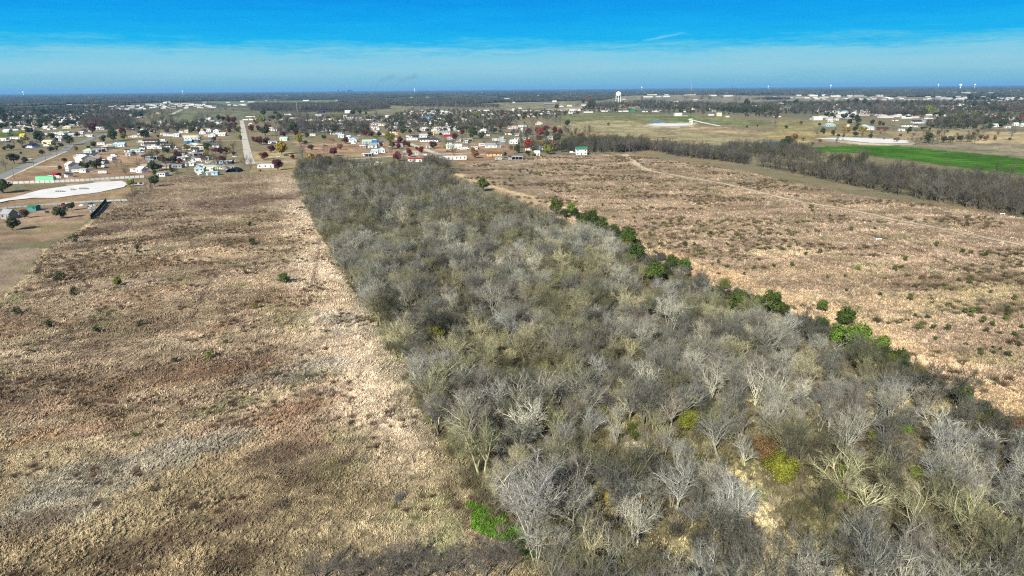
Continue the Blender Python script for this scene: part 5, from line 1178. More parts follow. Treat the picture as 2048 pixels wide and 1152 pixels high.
# tile: X,Y,width,kind,wall,roof,yaw
BLD = {
0: "490,605,190,h,w,n,-30 745,545,150,h,c,c,0 745,585,90,v,w,w,5 960,500,120,h,w,g,-25 40,490,120,m,w,w,0 240,465,160,m,w,w,0 355,455,72,b,y,y,0 95,355,100,h,w,w,0 250,325,90,m,w,w,0 430,315,160,h,c,c,0 360,258,100,h,w,n,0 530,225,80,m,w,w,0 250,112,90,m,w,w,0 660,147,120,m,w,w,0 860,92,50,s,m,m,0 1330,82,80,h,g,w,0 1445,104,80,h,B,n,0 1480,78,70,h,w,w,0 1200,150,140,m,w,w,0 900,187,50,s,w,w,0 1020,192,70,h,w,w,0 960,222,60,h,w,w,0 1010,395,170,h,w,m,0 870,378,110,l,w,G,0 1150,425,150,h,g,s,0 1330,358,80,h,w,n,-20 950,445,130,m,w,w,0 1420,432,110,m,w,w,0 1290,378,70,s,w,w,0 1620,567,125,t,w,w,0 1750,577,85,t,w,w,0 1850,587,90,h,p,p,0 1935,588,105,h,w,p,0 1700,627,170,h,w,w,-30 1400,692,130,h,s,m,0 1560,672,150,o,g,g,0 1300,738,150,l,w,w,0 1490,765,130,h,w,w,-35 1640,802,85,c,w,w,0 1770,803,110,s,w,w,-20 1300,842,230,b,w,w,-32 1230,777,110,l,t,t,0 1110,977,110,H,w,w,-30 1215,997,80,t,w,w,10 1320,998,110,s,w,s,0 1460,990,75,c,p,p,15 1660,920,80,v,w,w,-15 1640,1022,120,t,w,w,5 1075,1075,110,s,w,n,-30 890,1070,85,s,r,r,-20 925,1088,50,v,w,w,0 800,1057,80,c,w,w,10 600,1087,70,c,g,g,5 640,1082,40,c,d,d,5 150,777,40,s,w,w,0 380,100,60,m,w,w,0 560,90,80,m,w,w,0 130,35,80,m,w,w,0 330,40,90,m,w,w,0 720,300,70,h,w,w,0 1580,240,60,h,g,g,0 470,790,90,c,w,w,20",
1: "120,672,170,s,p,p,0 30,692,65,v,w,w,0 215,522,90,t,w,w,0 160,520,60,c,w,w,0 110,437,90,m,w,s,0 240,352,90,h,w,w,0 200,392,90,h,w,w,0 380,367,90,m,t,t,0 540,512,120,t,w,w,0 370,627,125,t,w,w,0 455,597,75,t,w,w,20 545,612,90,t,w,w,0 610,412,60,s,w,w,0 770,428,90,h,w,s,0 960,527,115,h,B,p,0 1085,515,85,s,B,B,0 1305,522,110,s,B,w,0 1340,430,115,h,w,p,0 1410,362,90,h,w,w,0 1290,352,75,h,w,w,0 850,367,70,m,w,w,0 935,367,60,h,w,w,0 1190,387,100,m,w,w,0 1440,232,110,h,w,w,0 1240,187,300,m,w,w,0 1280,155,100,h,w,w,0 895,217,62,m,w,w,0 560,237,75,m,w,w,0 655,237,48,s,P,P,0 545,200,90,h,w,g,0 80,105,150,b,w,w,0 490,62,70,h,t,t,0 1960,112,150,h,c,k,0 1880,162,90,m,w,w,0 1990,162,110,m,w,w,0 1060,592,90,t,w,w,0 1140,610,100,m,w,w,0 1060,667,100,h,w,w,0 1090,735,230,o,g,s,0 1140,808,140,h,w,w,-25 1250,792,50,c,w,w,0 1320,767,55,c,w,w,0 1410,777,85,c,r,r,8 1370,602,75,t,w,w,0 370,795,180,o,e,p,0 780,928,160,l,g,g,0 1370,945,330,m,L,s,0 200,1005,150,h,w,w,-28 80,987,90,s,w,w,0 1330,973,60,s,w,w,0 1340,1043,185,s,p,p,0 1700,752,75,c,w,w,0 870,757,38,s,w,w,0 530,1062,130,l,w,w,0 1440,402,90,m,w,w,0 1960,250,60,h,w,w,0 60,300,70,h,w,w,0",
2: "265,537,145,m,w,w,0 440,492,120,h,w,m,0 460,347,110,h,w,w,0 290,332,95,h,w,w,0 1040,302,160,H,w,s,0 880,412,140,m,w,w,0 1360,442,90,h,w,p,0 1170,492,115,s,b,b,0 1110,582,75,c,k,k,5 1320,552,48,c,r,r,-30 1550,512,120,h,w,p,0 1560,548,75,v,w,w,0 1770,542,150,h,p,m,0 1905,522,78,s,B,B,0 1860,602,145,h,w,w,0 1900,702,105,h,w,p,0 1770,742,165,o,w,w,0 2010,682,110,h,w,s,0 180,190,110,m,w,w,0 510,82,115,m,w,w,0 620,135,180,h,w,d,0 870,167,190,m,w,w,0 1000,103,115,h,c,w,0 1480,133,175,l,w,p,0 1650,133,120,l,g,d,0 1465,50,90,H,w,w,0 1420,102,60,s,w,w,0 1030,45,100,b,n,d,0 1920,242,150,m,w,w,0 1900,197,140,m,w,g,0 2005,252,110,m,w,w,0 1700,893,270,m,w,w,0 1960,893,150,m,w,w,0 905,197,28,s,w,w,0 1900,110,70,h,w,w,0 1650,410,60,c,w,w,0 480,735,80,c,d,d,0 350,755,60,c,w,w,0 1480,460,60,h,w,p,0 640,480,0,s,w,w,0",
3: "790,512,160,h,w,d,0 650,510,150,h,w,d,0 490,443,130,o,w,n,0 625,443,120,h,w,s,0 450,482,180,l,w,w,0 1060,432,210,m,r,r,0 1310,505,210,o,w,w,0 1060,622,140,h,w,m,0 1185,620,120,h,w,w,0 1320,632,105,v,w,w,-10 1020,667,75,c,k,k,0 1083,667,55,c,r,r,0 1740,602,260,h,w,g,0 1770,740,245,m,o,k,0 1130,793,385,m,w,w,0 895,762,60,s,p,g,0 500,830,230,m,w,r,0 1590,313,165,m,w,w,0 1720,302,130,l,s,s,0 1130,332,120,h,w,w,0 980,342,75,s,w,w,0 840,332,100,m,w,w,0 660,332,95,h,w,w,0 1370,167,150,m,w,w,0 1930,117,115,h,w,r,0 710,150,175,b,w,B,0 900,147,160,m,w,w,0 870,192,170,m,w,w,0 610,242,150,h,w,s,0 740,247,75,h,w,w,0 50,242,110,m,w,w,0 190,292,85,m,w,w,0 1190,232,110,h,p,p,0 1000,252,50,h,w,w,0 200,397,60,s,o,o,0 150,152,85,m,w,w,0 240,185,110,m,w,w,0 1700,162,80,m,w,w,0 1840,152,90,m,w,w,0 410,122,55,h,w,w,0 60,117,85,h,w,w,0 1820,495,180,m,w,w,0 1490,385,120,m,w,w,0 2030,542,60,h,w,p,0 380,432,35,v,w,w,0 1950,770,50,c,d,d,0 2020,790,60,s,g,d,0 640,90,70,m,w,w,0 780,80,60,h,w,w,0 1130,125,60,m,w,w,0 1230,115,50,h,w,w,0 240,80,70,m,w,w,0 420,80,50,m,w,w,0 1720,75,90,m,w,w,0 1830,800,60,t,s,s,10 1880,470,70,m,w,w,0",
4: "85,1112,180,o,p,s,0 1110,1038,180,H,w,G,0 400,1055,90,h,w,w,0 225,795,110,m,w,p,0 50,862,90,h,w,w,0 170,592,140,m,w,w,0 1240,875,115,h,w,d,0 430,552,115,h,w,w,0 800,880,160,m,w,w,0 640,388,165,m,w,w,0 960,377,110,h,w,w,0 560,352,145,h,w,d,0 1010,330,190,h,w,s,0 790,347,120,h,g,w,0 1220,362,150,m,w,s,0 1480,347,100,m,w,w,0 1520,312,80,h,w,w,0 1620,315,70,m,w,w,0 1770,347,200,l,w,w,0 1930,355,90,b,G,G,0 600,232,170,h,n,g,0 680,195,65,H,w,w,0 742,222,48,s,r,r,0 790,267,70,h,w,w,0 920,262,80,h,c,c,0 130,297,55,m,w,w,0 30,207,40,h,w,w,0 140,192,65,h,w,w,0 75,412,140,m,w,w,0 340,397,120,m,w,w,0 470,402,58,h,w,w,0 20,312,40,m,w,w,0 1345,152,55,h,w,w,0 1790,152,55,m,w,w,0 1760,257,85,h,t,t,0 1410,212,75,h,g,g,0 80,803,85,m,w,s,0 590,800,120,h,w,g,0 960,1008,70,v,w,w,0 1000,1010,40,c,w,w,0 1480,895,40,c,w,w,0 80,730,70,l,w,w,0 160,660,30,h,w,w,0 960,895,45,s,e,e,0",
5: "615,497,115,b,w,w,0 720,500,90,l,g,d,0 1270,500,75,H,c,c,0 1140,487,90,m,w,w,0 820,642,45,H,c,c,0 80,432,85,h,w,B,0 230,432,60,h,w,w,0 310,432,105,h,w,s,0 680,432,105,m,w,w,0 850,392,55,h,w,w,0 1120,392,55,m,w,w,0 1170,422,80,m,w,w,0 580,342,55,h,w,w,0 130,302,85,h,w,s,0 60,312,48,m,w,w,0 320,282,55,h,c,c,0 570,272,85,m,w,w,0 890,242,65,m,w,w,0 195,162,160,b,c,c,0 95,197,80,b,w,w,0 170,197,70,b,w,w,0 300,192,85,b,w,B,0 430,190,110,b,w,w,0 1180,172,140,b,w,w,0 1420,182,150,b,w,w,0 830,162,150,b,t,t,0 1830,352,85,h,w,w,0 1930,372,75,h,w,s,0 2010,372,70,h,t,t,0 1370,382,115,m,p,g,0 1400,515,60,l,c,c,0",
6: "855,392,200,b,w,n,-24 150,592,115,m,w,w,0 805,642,140,b,w,w,0 700,638,60,s,p,p,0 1000,672,78,s,w,w,0 1000,742,160,h,p,s,0 1100,647,68,h,w,w,0 1335,667,48,s,w,w,0 1560,770,130,h,g,m,0 1640,797,120,h,w,w,0 1860,805,145,h,b,k,0 940,522,120,m,w,w,0 1060,522,58,h,w,w,0 1200,542,170,b,w,p,0 1070,462,28,H,w,w,0 1120,452,38,h,w,w,0 760,513,130,m,w,w,0 300,467,160,b,w,s,0 60,442,140,h,t,t,0 230,377,115,m,w,w,0 640,467,120,h,g,d,0 1790,452,300,l,w,w,0 1900,462,75,m,w,w,0 480,212,100,b,w,w,0 1160,192,55,b,w,w,0 1430,192,120,b,w,w,0 1620,192,190,b,t,t,0 1290,742,45,s,w,w,0 1770,360,60,m,c,c,0",
7: "190,748,175,m,w,G,0 315,752,60,h,w,w,0 95,817,95,s,w,w,0 350,692,145,h,w,n,0 460,692,65,h,w,w,0 1750,625,100,h,w,G,0 1860,642,100,h,w,m,0 1750,702,95,h,w,w,0 1800,772,80,s,w,w,0 1600,752,85,h,w,s,0 1930,732,75,h,w,w,0 320,572,65,h,t,o,0 200,572,58,m,w,w,0 640,482,85,m,w,w,0 760,452,95,h,w,w,0 850,485,95,h,t,r,0 1110,467,175,m,w,w,0 1260,525,120,h,g,g,0 1400,525,130,h,g,g,0 910,302,400,b,s,g,0 340,372,105,b,w,s,0 500,377,140,m,w,w,0 660,372,75,m,w,w,0 1300,372,95,h,w,w,0 1420,350,100,h,w,w,0 1680,312,100,b,w,w,0 1890,405,85,h,w,w,0 1990,382,95,h,g,n,0 1790,332,75,h,w,w,0 1000,412,60,h,w,w,0 1480,382,85,h,w,w,0 640,662,80,m,w,m,0 2030,745,50,h,w,m,0"}
for k, txt in BLD.items():
    for e in txt.split():
        f = e.split(','); ox, oy = TL[k]
        if int(f[2]) == 0: continue
        building(ox + int(f[0]) / 8, oy + int(f[1]) / 8, int(f[2]) / 8, f[3], f[4], f[5], float(f[6]) + random.uniform(-4, 4))
EH = [([(0, 262), (250, 262), (300, 232), (160, 222), (0, 228)], 34), ([(262, 300), (476, 300), (480, 250), (262, 250)], 20), ([(505, 268), (760, 270), (770, 238), (505, 240)], 24), ([(780, 272), (1030, 272), (1030, 224), (790, 226)], 26), ([(500, 215), (780, 217), (780, 209), (500, 209)], 10), ([(1560, 238), (2048, 250), (2048, 206), (1640, 207)], 30), ([(1030, 236), (1240, 226), (1240, 208), (1030, 214)], 8)]
for pts, n in EH:
    xs = [q[0] for q in pts]; ys = [q[1] for q in pts]; c = 0
    while c < n:
        x, y = random.uniform(min(xs), max(xs)), random.uniform(min(ys), max(ys))
        if not inside(np.array([x]), np.array([y]), pts)[0]: continue
        c += 1; k = random.choice('hhmms'); building(x, y, {'h': 15, 'm': 19, 's': 9}[k] * ppm(G(x, y)) * random.uniform(.8, 1.2), k, random.choice('wwwwwctgP'), random.choice('wwgsdtck'), random.uniform(-15, 15))
EX = [([(120, 345), (300, 335), (300, 290), (180, 300)], 26), ([(300, 344), (470, 344), (470, 292), (300, 280)], 40), ([(690, 305), (850, 312), (1000, 304), (1010, 282), (700, 272)], 34), ([(0, 290), (230, 268), (230, 250), (0, 252)], 22), ([(1030, 306), (1150, 306), (1140, 284), (1030, 284)], 12)]
for pts, n in EX:
    xs = [q[0] for q in pts]; ys = [q[1] for q in pts]; c = 0
    while c < n:
        x, y = random.uniform(min(xs), max(xs)), random.uniform(min(ys), max(ys))
        if not inside(np.array([x]), np.array([y]), pts)[0]: continue
        c += 1; k = random.choice('cccvtsss'); building(x, y, {'c': 6, 'v': 7, 't': 10, 's': 7}[k] * ppm(G(x, y)) * random.uniform(.7, 1.1), k, random.choice('wwwwgsdp'), random.choice('wgsd'), random.uniform(-25, 25))
building(531, 336, 33, 'm', 'w', 'w', 0, 'white mobile home with dark windows between the brown field and the street')
building(13, 438, 24, 'h', 'g', 'g', -18, 'grey house with white corner at the left edge of the left yard')
building(64, 421, 16, 's', 'e', 'G', 0, 'small dark teal shed in the left yard by the pale fence')
building(310, 336, 56, 'l', 'P', 's', 0, 'long low building with silver metal roof and pinkish wall left of the trees', depth=8)
# mint green storage container with a washed-out strip of writing along it
p = G(89, 362.5); L_ = 36 / ppm(p); root = empty('storage_container', p.x, p.y + 2, R(-2)); tag(root, 'long mint green storage container with faint green lettering behind the pale fence', 'container')
ob('body', MB().box(0, 0, 0, L_, 3, 3.4).mesh('body', MAT['paint']), root, tint=A(130, 232, 160)); b = MB()
for i in range(14): b.box(-L_ * .28 + i * L_ * .042, -1.52, 1.4 + (i % 3) * .08, L_ * .026, .03, .5)
ob('lettering', b.mesh('lettering', MAT['paint']), root, tint=A(50, 150, 90))
for s in (-1, 1): ob('corner_post', MB().box(s * L_ / 2, -1.5, 0, .2, .2, 3.5).mesh('corner_post', MAT['steel']), root)
# arched dark shelter
p = G(463, 345); root = empty('arched_shelter', p.x, p.y + 6, 0); tag(root, 'dark arched shelter with open front facing the brown field', 'shelter')
w = 26 / ppm(p); b = MB(); n = 14
for i in range(n):
    a0, a1 = math.pi * i / n, math.pi * (i + 1) / n
    for y0, y1 in ((-5, 5),):
        pts = []
        for r_ in (w / 2, w / 2 - .5):
            pts.append(((math.cos(a0) * r_, math.sin(a0) * r_ * .62), (math.cos(a1) * r_, math.sin(a1) * r_ * .62)))
        (o0, o1), (i0, i1) = pts; k = len(b.v)
        for yy_ in (y0, y1): b.v += [(o0[0], yy_, o0[1]), (o1[0], yy_, o1[1]), (i1[0], yy_, i1[1]), (i0[0], yy_, i0[1])]
        for q in ((0, 1, 2, 3), (7, 6, 5, 4), (0, 4, 5, 1), (2, 6, 7, 3)): b.f.append([k + j for j in q])
ob('cover', b.mesh('cover', MAT['roofm']), root, tint=A(44, 46, 58))
ob('back_wall', MB().box(0, 4.6, 0, w * .8, .2, w * .2).mesh('back_wall', MAT['wall']), root, tint=A(100, 110, 140))
for X_ in (-2.5, 2.2): ob('stored_box', MB().box(X_, 1, 0, 2, 2, 1.6).mesh('stored_box', MAT['wall']), root, tint=A(150, 170, 200))
# green tank with ladder rail
p = G(262.5, 369); root = empty('storage_tank', p.x, p.y + 1, 0); tag(root, 'pale green cylindrical tank at the right end of the white gravel pad', 'tank')
r_ = 4.6 / ppm(p) * 1.0; h_ = 12.5 / ppm(p)
ob('shell', MB().lathe([(r_, 0), (r_, h_ * .96), (r_ * .3, h_ * 1.04), (.1, h_ * 1.05)], 20).mesh('shell', MAT['paint']), root, tint=A(150, 190, 150))
b = MB(); 
for s in (-.25, .25): b.tube((s, -r_ - .2, 0), (s, -r_ - .2, h_), .05, .05, 4)
for i in range(10): b.tube((-.25, -r_ - .2, h_ * (i + .5) / 10), (.25, -r_ - .2, h_ * (i + .5) / 10), .04, .04, 4)
ob('ladder', b.mesh('ladder', MAT['steel']), root)
for X_, lab in ((274, 'dark pump unit beside the green tank'), (284, 'grey pipe frame right of the green tank')):
    q = G(X_, 369); root = empty('pump_unit', q.x, q.y, .2); tag(root, lab, 'pump')
    ob('base', MB().box(0, 0, 0, 3, 1.6, .3).mesh('base', MAT['steel']), root); ob('engine', MB().box(-.6, 0, .3, 1.2, 1, 1.2, taper=.85).mesh('engine', MAT['dark']), root)
    ob('pipe', MB().tube((.2, 0, .8), (1.6, 0, .8), .2, .2, 8).tube((1.2, 0, .4), (1.2, 0, 2.0), .12, .12, 8).mesh('pipe', MAT['steel']), root)
for j, (X_, Y_, n, lab) in enumerate(((121, 384, 4, 'pipe skid at the left of the white gravel pad'), (147, 381, 2, 'small dark pipe skid in the middle of the white gravel pad'), (168, 379, 4, 'pipe skid at the right of the white gravel pad'))):
    q = G(X_, Y_); root = empty('pipe_skid', q.x, q.y, 0); tag(root, lab, 'pipe skid')
    b = MB()
    for i in range(n):
        X0 = (i - n / 2) * 1.3; b.tube((X0, -.8, 0), (X0, -.8, 1.5), .09, .09, 6); b.tube((X0, .8, 0), (X0, .8, 1.5), .09, .09, 6); b.tube((X0, -.8, 1.4), (X0, .8, 1.4), .09, .09, 6)
    ob('frame', b.mesh('frame', MAT['steel']), root); ob('header_pipe', MB().tube((-n * .8, 0, .7), (n * .8, 0, .7), .2, .2, 8).mesh('header_pipe', MAT['dark']), root)
# ------------------------------------------------------------------ fences
def fence(name, lab, pts, gap, h, post_m, panel=None, rails=0, pw=.14, ptint=None, gapf=.9):
    w = [G(*q) for q in pts]; P = []
    for a, b in zip(w[:-1], w[1:]):
        n = max(1, round((b - a).length / gap)); P += [a.lerp(b, i / n) for i in range(n)]
    P.append(w[-1]); o0 = P[0]; root = empty(name, o0.x, o0.y, 0); tag(root, lab, 'fence')
    pm = MB().box(0, 0, -.3, pw, pw, h + .3).mesh('post', post_m)
    for i, p_ in enumerate(P):
        ob('post', pm, root, loc=(p_.x - o0.x, p_.y - o0.y, 0))
        if i == len(P) - 1: break
        q = P[i + 1]; d = q - p_; ya = math.atan2(d.y, d.x); m = (p_ + q) / 2 - o0
        if panel:
            k = (name, round(d.length, 1))
            if k not in _wm: _wm[k] = MB().box(0, 0, .08, d.length * gapf, .08, h * .9).mesh('panel', panel)
            ob('panel', _wm[k], root, loc=(m.x, m.y, 0), rz=ya, tint=ptint)
        for r_ in range(rails):
            k = (name, 'r', round(d.length, 1))
            if k not in _wm: _wm[k] = MB().box(0, 0, 0, d.length, .05, .09).mesh('rail', post_m)
            ob('rail', _wm[k], root, loc=(m.x, m.y, h * (r_ + 1) / (rails + .2)), rz=ya)
fence('panel_fence', 'pale grey panel fence with dark posts behind the white gravel pad', [(14, 368), (60, 366.5), (110, 365), (170, 362), (230, 358), (289, 355)], 3.2, 1.9, MAT['dark'], MAT['wall'], ptint=A(206, 204, 196))
fence('panel_fence', 'thin pale fence crossing in front of the white gravel pad to the brown field', [(-60, 424), (0, 418), (60, 413), (130, 407.5), (200, 403), (255, 401)], 3.6, 1.0, MAT['dark'], MAT['wall'], ptint=A(176, 184, 184), gapf=.97)
fence('screen_fence', 'black screened fence at the corner between the left yard and the brown field', [(182, 438), (196, 424), (205, 413), (213, 404)], 3.0, 2.4, MAT['black'], MAT['black'], gapf=1.0)
fence('wire_fence', 'thin rusty post fence along the front of the left yard', [(35, 447), (90, 443), (150, 440), (178, 437)], 3.4, 1.2, MAT['wood'], rails=2, pw=.12)
fence('picket_fence', 'line of short white posts in front of the middle left houses', [(378, 324), (420, 324), (470, 323)], 4, 1.2, MAT['white'], rails=1, pw=.3)
fence('rail_fence', 'brown rail fence in front of the teal open shelter', [(284, 326), (298, 325), (312, 325)], 2.6, 1.4, MAT['wood'], rails=3)
fence('boundary_fence', 'thin fence along the lower edge of the green field', [(1640, 305), (1740, 312), (1850, 327), (1960, 343), (2048, 351)], 9, 1.3, MAT['wood'], rails=2, pw=.16)
# ------------------------------------------------------------------ poles, masts, towers
def pole(x, y, h, lab, arm=True, tint=None):
    p = G(x, y); root = empty('utility_pole', p.x, p.y, R(random.uniform(-30, 30))); tag(root, lab, 'pole')
    ob('post', MB().tube((0, 0, -.5), (0, 0, h), .17, .11, 8).mesh('post', MAT['wpost'] if not tint else MAT['steel']), root)
    if arm:
        ob('crossarm', MB().box(0, 0, h - .9, 2.2, .12, .12).mesh('crossarm', MAT['wpost']), root)
        for X_ in (-1, 1): ob('insulator', MB().tube((X_, 0, h - .78), (X_, 0, h - .5), .06, .04, 6).mesh('insulator', MAT['white']), root)
for (x, y, h, lab) in ((29, 358, 10, 'tall wooden utility pole beside the paved road, nearest the left edge'), (68, 334, 10, 'utility pole at the bend beside the paved road, second from the left edge'), (92, 322, 9, 'utility pole beside the paved road, third from the left edge'), (114, 312, 9, 'utility pole beside the paved road, fourth from the left edge'),
    (133, 303, 9, 'utility pole where the paved road turns'), (192, 282, 9, 'utility pole beyond the bend of the paved road'), (275, 330, 11, 'thin pole in the yard left of the teal open shelter'), (657, 328, 15, 'tall pale pole rising at the back left of the wood'), (1007, 314, 11, 'pale pole beside the orange tan mobile home'),
    (847, 309, 8, 'pole at the corner of the diagonal street'), (1199, 292, 9, 'pole by the creek trees right of the green roofed house'), (818, 293, 7, 'pole beside the row of dark red trees'), (474, 312, 8, 'pole beside the straight concrete road'), (1112, 288, 8, 'pole among the red trees')):
    pole(x, y, h, lab)
def water_tower(x, ybase, ytop, wpx, lab, legs=6, style='legs'):
    p = G(x, ybase); k = ppm(p); h = (ybase - ytop) / k; r = wpx * (.5 if wpx > 8 else .4) / k; root = empty('water_tower', p.x, p.y, .3); tag(root, lab, 'water tower')
    if style == 'legs':
        z0 = h * .62; b = MB().lathe([(r * .25, z0 - h * .03), (r * .8, z0), (r, z0 + h * .07), (r, z0 + h * .2), (r * .85, z0 + h * .28), (r * .45, z0 + h * .34), (r * .12, z0 + h * .36), (r * .1, h)], 32)
        ob('tank', b.mesh('tank', MAT['white'], True), root); ob('riser', MB().tube((0, 0, 0), (0, 0, z0), r * .1, r * .1, 10).mesh('riser', MAT['white']), root)
        lm = MB().tube((0, 0, 0), (0, 0, z0 + h * .04), r * .09, r * .07, 8).mesh('leg', MAT['white'])
        for i in range(legs):
            t = 6.283 * i / legs; o = ob('leg', lm, root, loc=(math.cos(t) * r * 1.06, math.sin(t) * r * 1.06, 0)); o.rotation_euler = (math.sin(t) * .02, -math.cos(t) * .02, 0)
        for q in (.3, .62):
            b = MB()
            for i in range(legs):
                t, t2 = 6.283 * i / legs, 6.283 * (i + 1) / legs; b.tube((math.cos(t) * r * 1.05, math.sin(t) * r * 1.05, z0 * q), (math.cos(t2) * r * 1.05, math.sin(t2) * r * 1.05, z0 * q), .18, .18, 4)
            ob('ring_brace', b.mesh('ring_brace', MAT['white']), root)
    else:
        z0 = h * .55; ob('tank', MB().lathe([(r * .3, z0), (r * .9, z0 + h * .1), (r, z0 + h * .25), (r * .8, z0 + h * .4), (r * .2, h)], 16).mesh('tank', MAT['white'], True), root)
        ob('stem', MB().lathe([(r * .45, 0), (r * .25, h * .1), (r * .22, z0 + .01)], 12).mesh('stem', MAT['white'], True), root)
water_tower(1236.5, 206.5, 183.6, 10.6, 'large white water tower on legs standing among the far houses')
for (x, yb, yt, w, lab) in ((48, 191.5, 182.8, 4.6, 'white water tower on the horizon, nearest the left edge'), (366, 189.5, 181.0, 3.0, 'small white water tower on the horizon left of the straight road'), (829.5, 185.5, 177.5, 2.4, 'thin pale tower on the horizon above the middle of the wood'), (1283.5, 181.5, 173.2, 3, 'tiny white tower on the horizon right of the large water tower'),
    (1536, 179, 171.6, 3.4, 'white water tower on the horizon, centre right'), (1661, 178.5, 169.8, 4, 'round white water tower on the horizon'), (1876, 176.5, 168, 3.4, 'small white water tower left of the widest one at the right'), (1920, 178.0, 168.2, 7.0, 'widest white water tower on the right horizon'), (1949, 176, 168, 4, 'white water tower just right of the widest one')):
    water_tower(x, yb, yt, w, lab, style='stem')
def mast(x, yb, yt, lab):
    p = G(x, yb); h = (yb - yt) / ppm(p); root = empty('radio_mast', p.x, p.y, 0); tag(root, lab, 'mast')
    b = MB(); r = max(.5, 0.35 / ppm(p))
    for i in range(3): t = 6.283 * i / 3; b.tube((math.cos(t) * r, math.sin(t) * r, 0), (math.cos(t) * r * .6, math.sin(t) * r * .6, h), r * .3, r * .25, 4)
    n = 16
    for i in range(n):
        for j in range(3): t = 6.283 * j / 3; t2 = 6.283 * (j + 1) / 3; b.tube((math.cos(t) * r, math.sin(t) * r, h * i / n), (math.cos(t2) * r * .8, math.sin(t2) * r * .8, h * (i + 1) / n), r * .14, r * .14, 3)
    ob('lattice', b.mesh('lattice', MAT['steel']), root); ob('tip', MB().tube((0, 0, h), (0, 0, h * 1.05), r * .2, r * .1, 5).mesh('tip', MAT['steel']), root)
mast(594.5, 224, 205, 'thin pale lattice mast beyond the far middle houses'); mast(632, 222, 210, 'second thin mast right of the taller lattice mast'); mast(1382.5, 183.5, 168.5, 'thin radio mast on the horizon right of the large water tower')
for (x, yb, yt, w, lab) in ((677, 184.2, 178.2, 1.8, 'narrow blue tower of the distant skyline, standing apart on the left'), (685, 184, 180.8, 2.6, 'low blue building in the middle of the distant skyline'), (688.6, 184, 179.8, 1.6, 'thin blue building in the middle of the distant skyline'), (697, 184, 179.2, 3.4, 'broad blue building of the distant skyline'), (700.6, 184, 178.0, 2.4, 'tallest blue building at the right of the distant skyline'), (704, 184, 180.4, 3, 'stepped blue building at the right end of the distant skyline')):
    p = G(x, yb + 1.4); k = ppm(p); w_ = w / k; h = (yb + 1.4 - yt) / k; root = empty('office_tower', p.x, p.y, .1); tag(root, lab, 'skyscraper')
    ob('shaft', MB().box(0, 0, 0, w_, w_, h * .93).mesh('shaft', MAT['glass']), root); ob('crown', MB().box(0, 0, h * .93, w_ * .6, w_ * .6, h * .07).mesh('crown', MAT['steel']), root)
# far roofs too many to count
Ps, T_, S_ = [], [], []
def roofs(pts, n, s0, s1, cols=((236, 234, 226), (236, 234, 226), (206, 200, 190), (190, 176, 164), (214, 196, 180))):
    y0, y1 = min(p[1] for p in pts), max(p[1] for p in pts); x0, x1 = min(p[0] for p in pts), max(p[0] for p in pts); c = 0; 
    n = int(n * .75)
    for _ in range(n * 8):
        x, y = random.uniform(x0, x1), random.uniform(y0, y1)
        if not inside(np.array([x]), np.array([y]), pts)[0]: continue
        p = G(x, y)
        if p.y < 0: continue
        if fbm(np.array([p.x]), np.array([p.y]), 260, 81, 3)[0] < .47: continue
        Ps.append((p.x, p.y, 0)); T_.append(np.array(A(*random.choice(cols))) * random.uniform(.8, 1.05)); k = random.uniform(s0, s1) * .72; S_.append((k * random.uniform(.8, 2.0), k, k * random.uniform(.8, 1.1))); c += 1
        if c >= n: break
roofs([(-20, 214), (700, 206), (1200, 204), (1200, 190), (-20, 196)], 150, 1.0, 2.0); roofs([(90, 222), (440, 216), (440, 206), (360, 207), (140, 212)], 210, .8, 1.15); roofs([(450, 213), (780, 214), (780, 207), (450, 208)], 90, .9, 1.3); roofs([(0, 250), (160, 245), (160, 222), (0, 226)], 70, .9, 1.2)
roofs([(800, 232), (1100, 236), (1100, 222), (820, 222)], 90, .8, 1.1); roofs([(780, 262), (1020, 262), (1020, 234), (780, 236)], 60, .8, 1.1); roofs([(1560, 198), (2048, 206), (2048, 190), (1700, 191)], 230, .9, 1.4); roofs([(1640, 240), (2048, 232), (2048, 206), (1640, 210)], 140, .9, 1.2)
roofs([(560, 260), (760, 255), (760, 235), (560, 240)], 30, .8, 1.1); roofs([(1540, 198), (2100, 186), (2100, 176), (1560, 184)], 190, 1.4, 3.2); roofs([(180, 194), (800, 190), (1200, 186), (1200, 182), (180, 189.5)], 60, 1.5, 3, ((226, 212, 196), (220, 190, 170))); roofs([(1240, 192), (1500, 190), (1500, 178), (1240, 181)], 40, 1.4, 2.6)
w, r = gable(16, 9, 2.8, 1.8); b0 = len(w.v); RS = mesh('roof_shape', w.v + r.v, w.f + [[k + b0 for k in f] for f in r.f], MAT['wall'])
n = len(Ps); stuff('distant_town', [RS], np.array(Ps), np.zeros(n, int), np.stack([np.zeros(n), np.zeros(n), nr_.uniform(-.3, .3, n)], -1), np.array(S_), np.array(T_), 'tiny white roofs of the distant town towards the horizon')
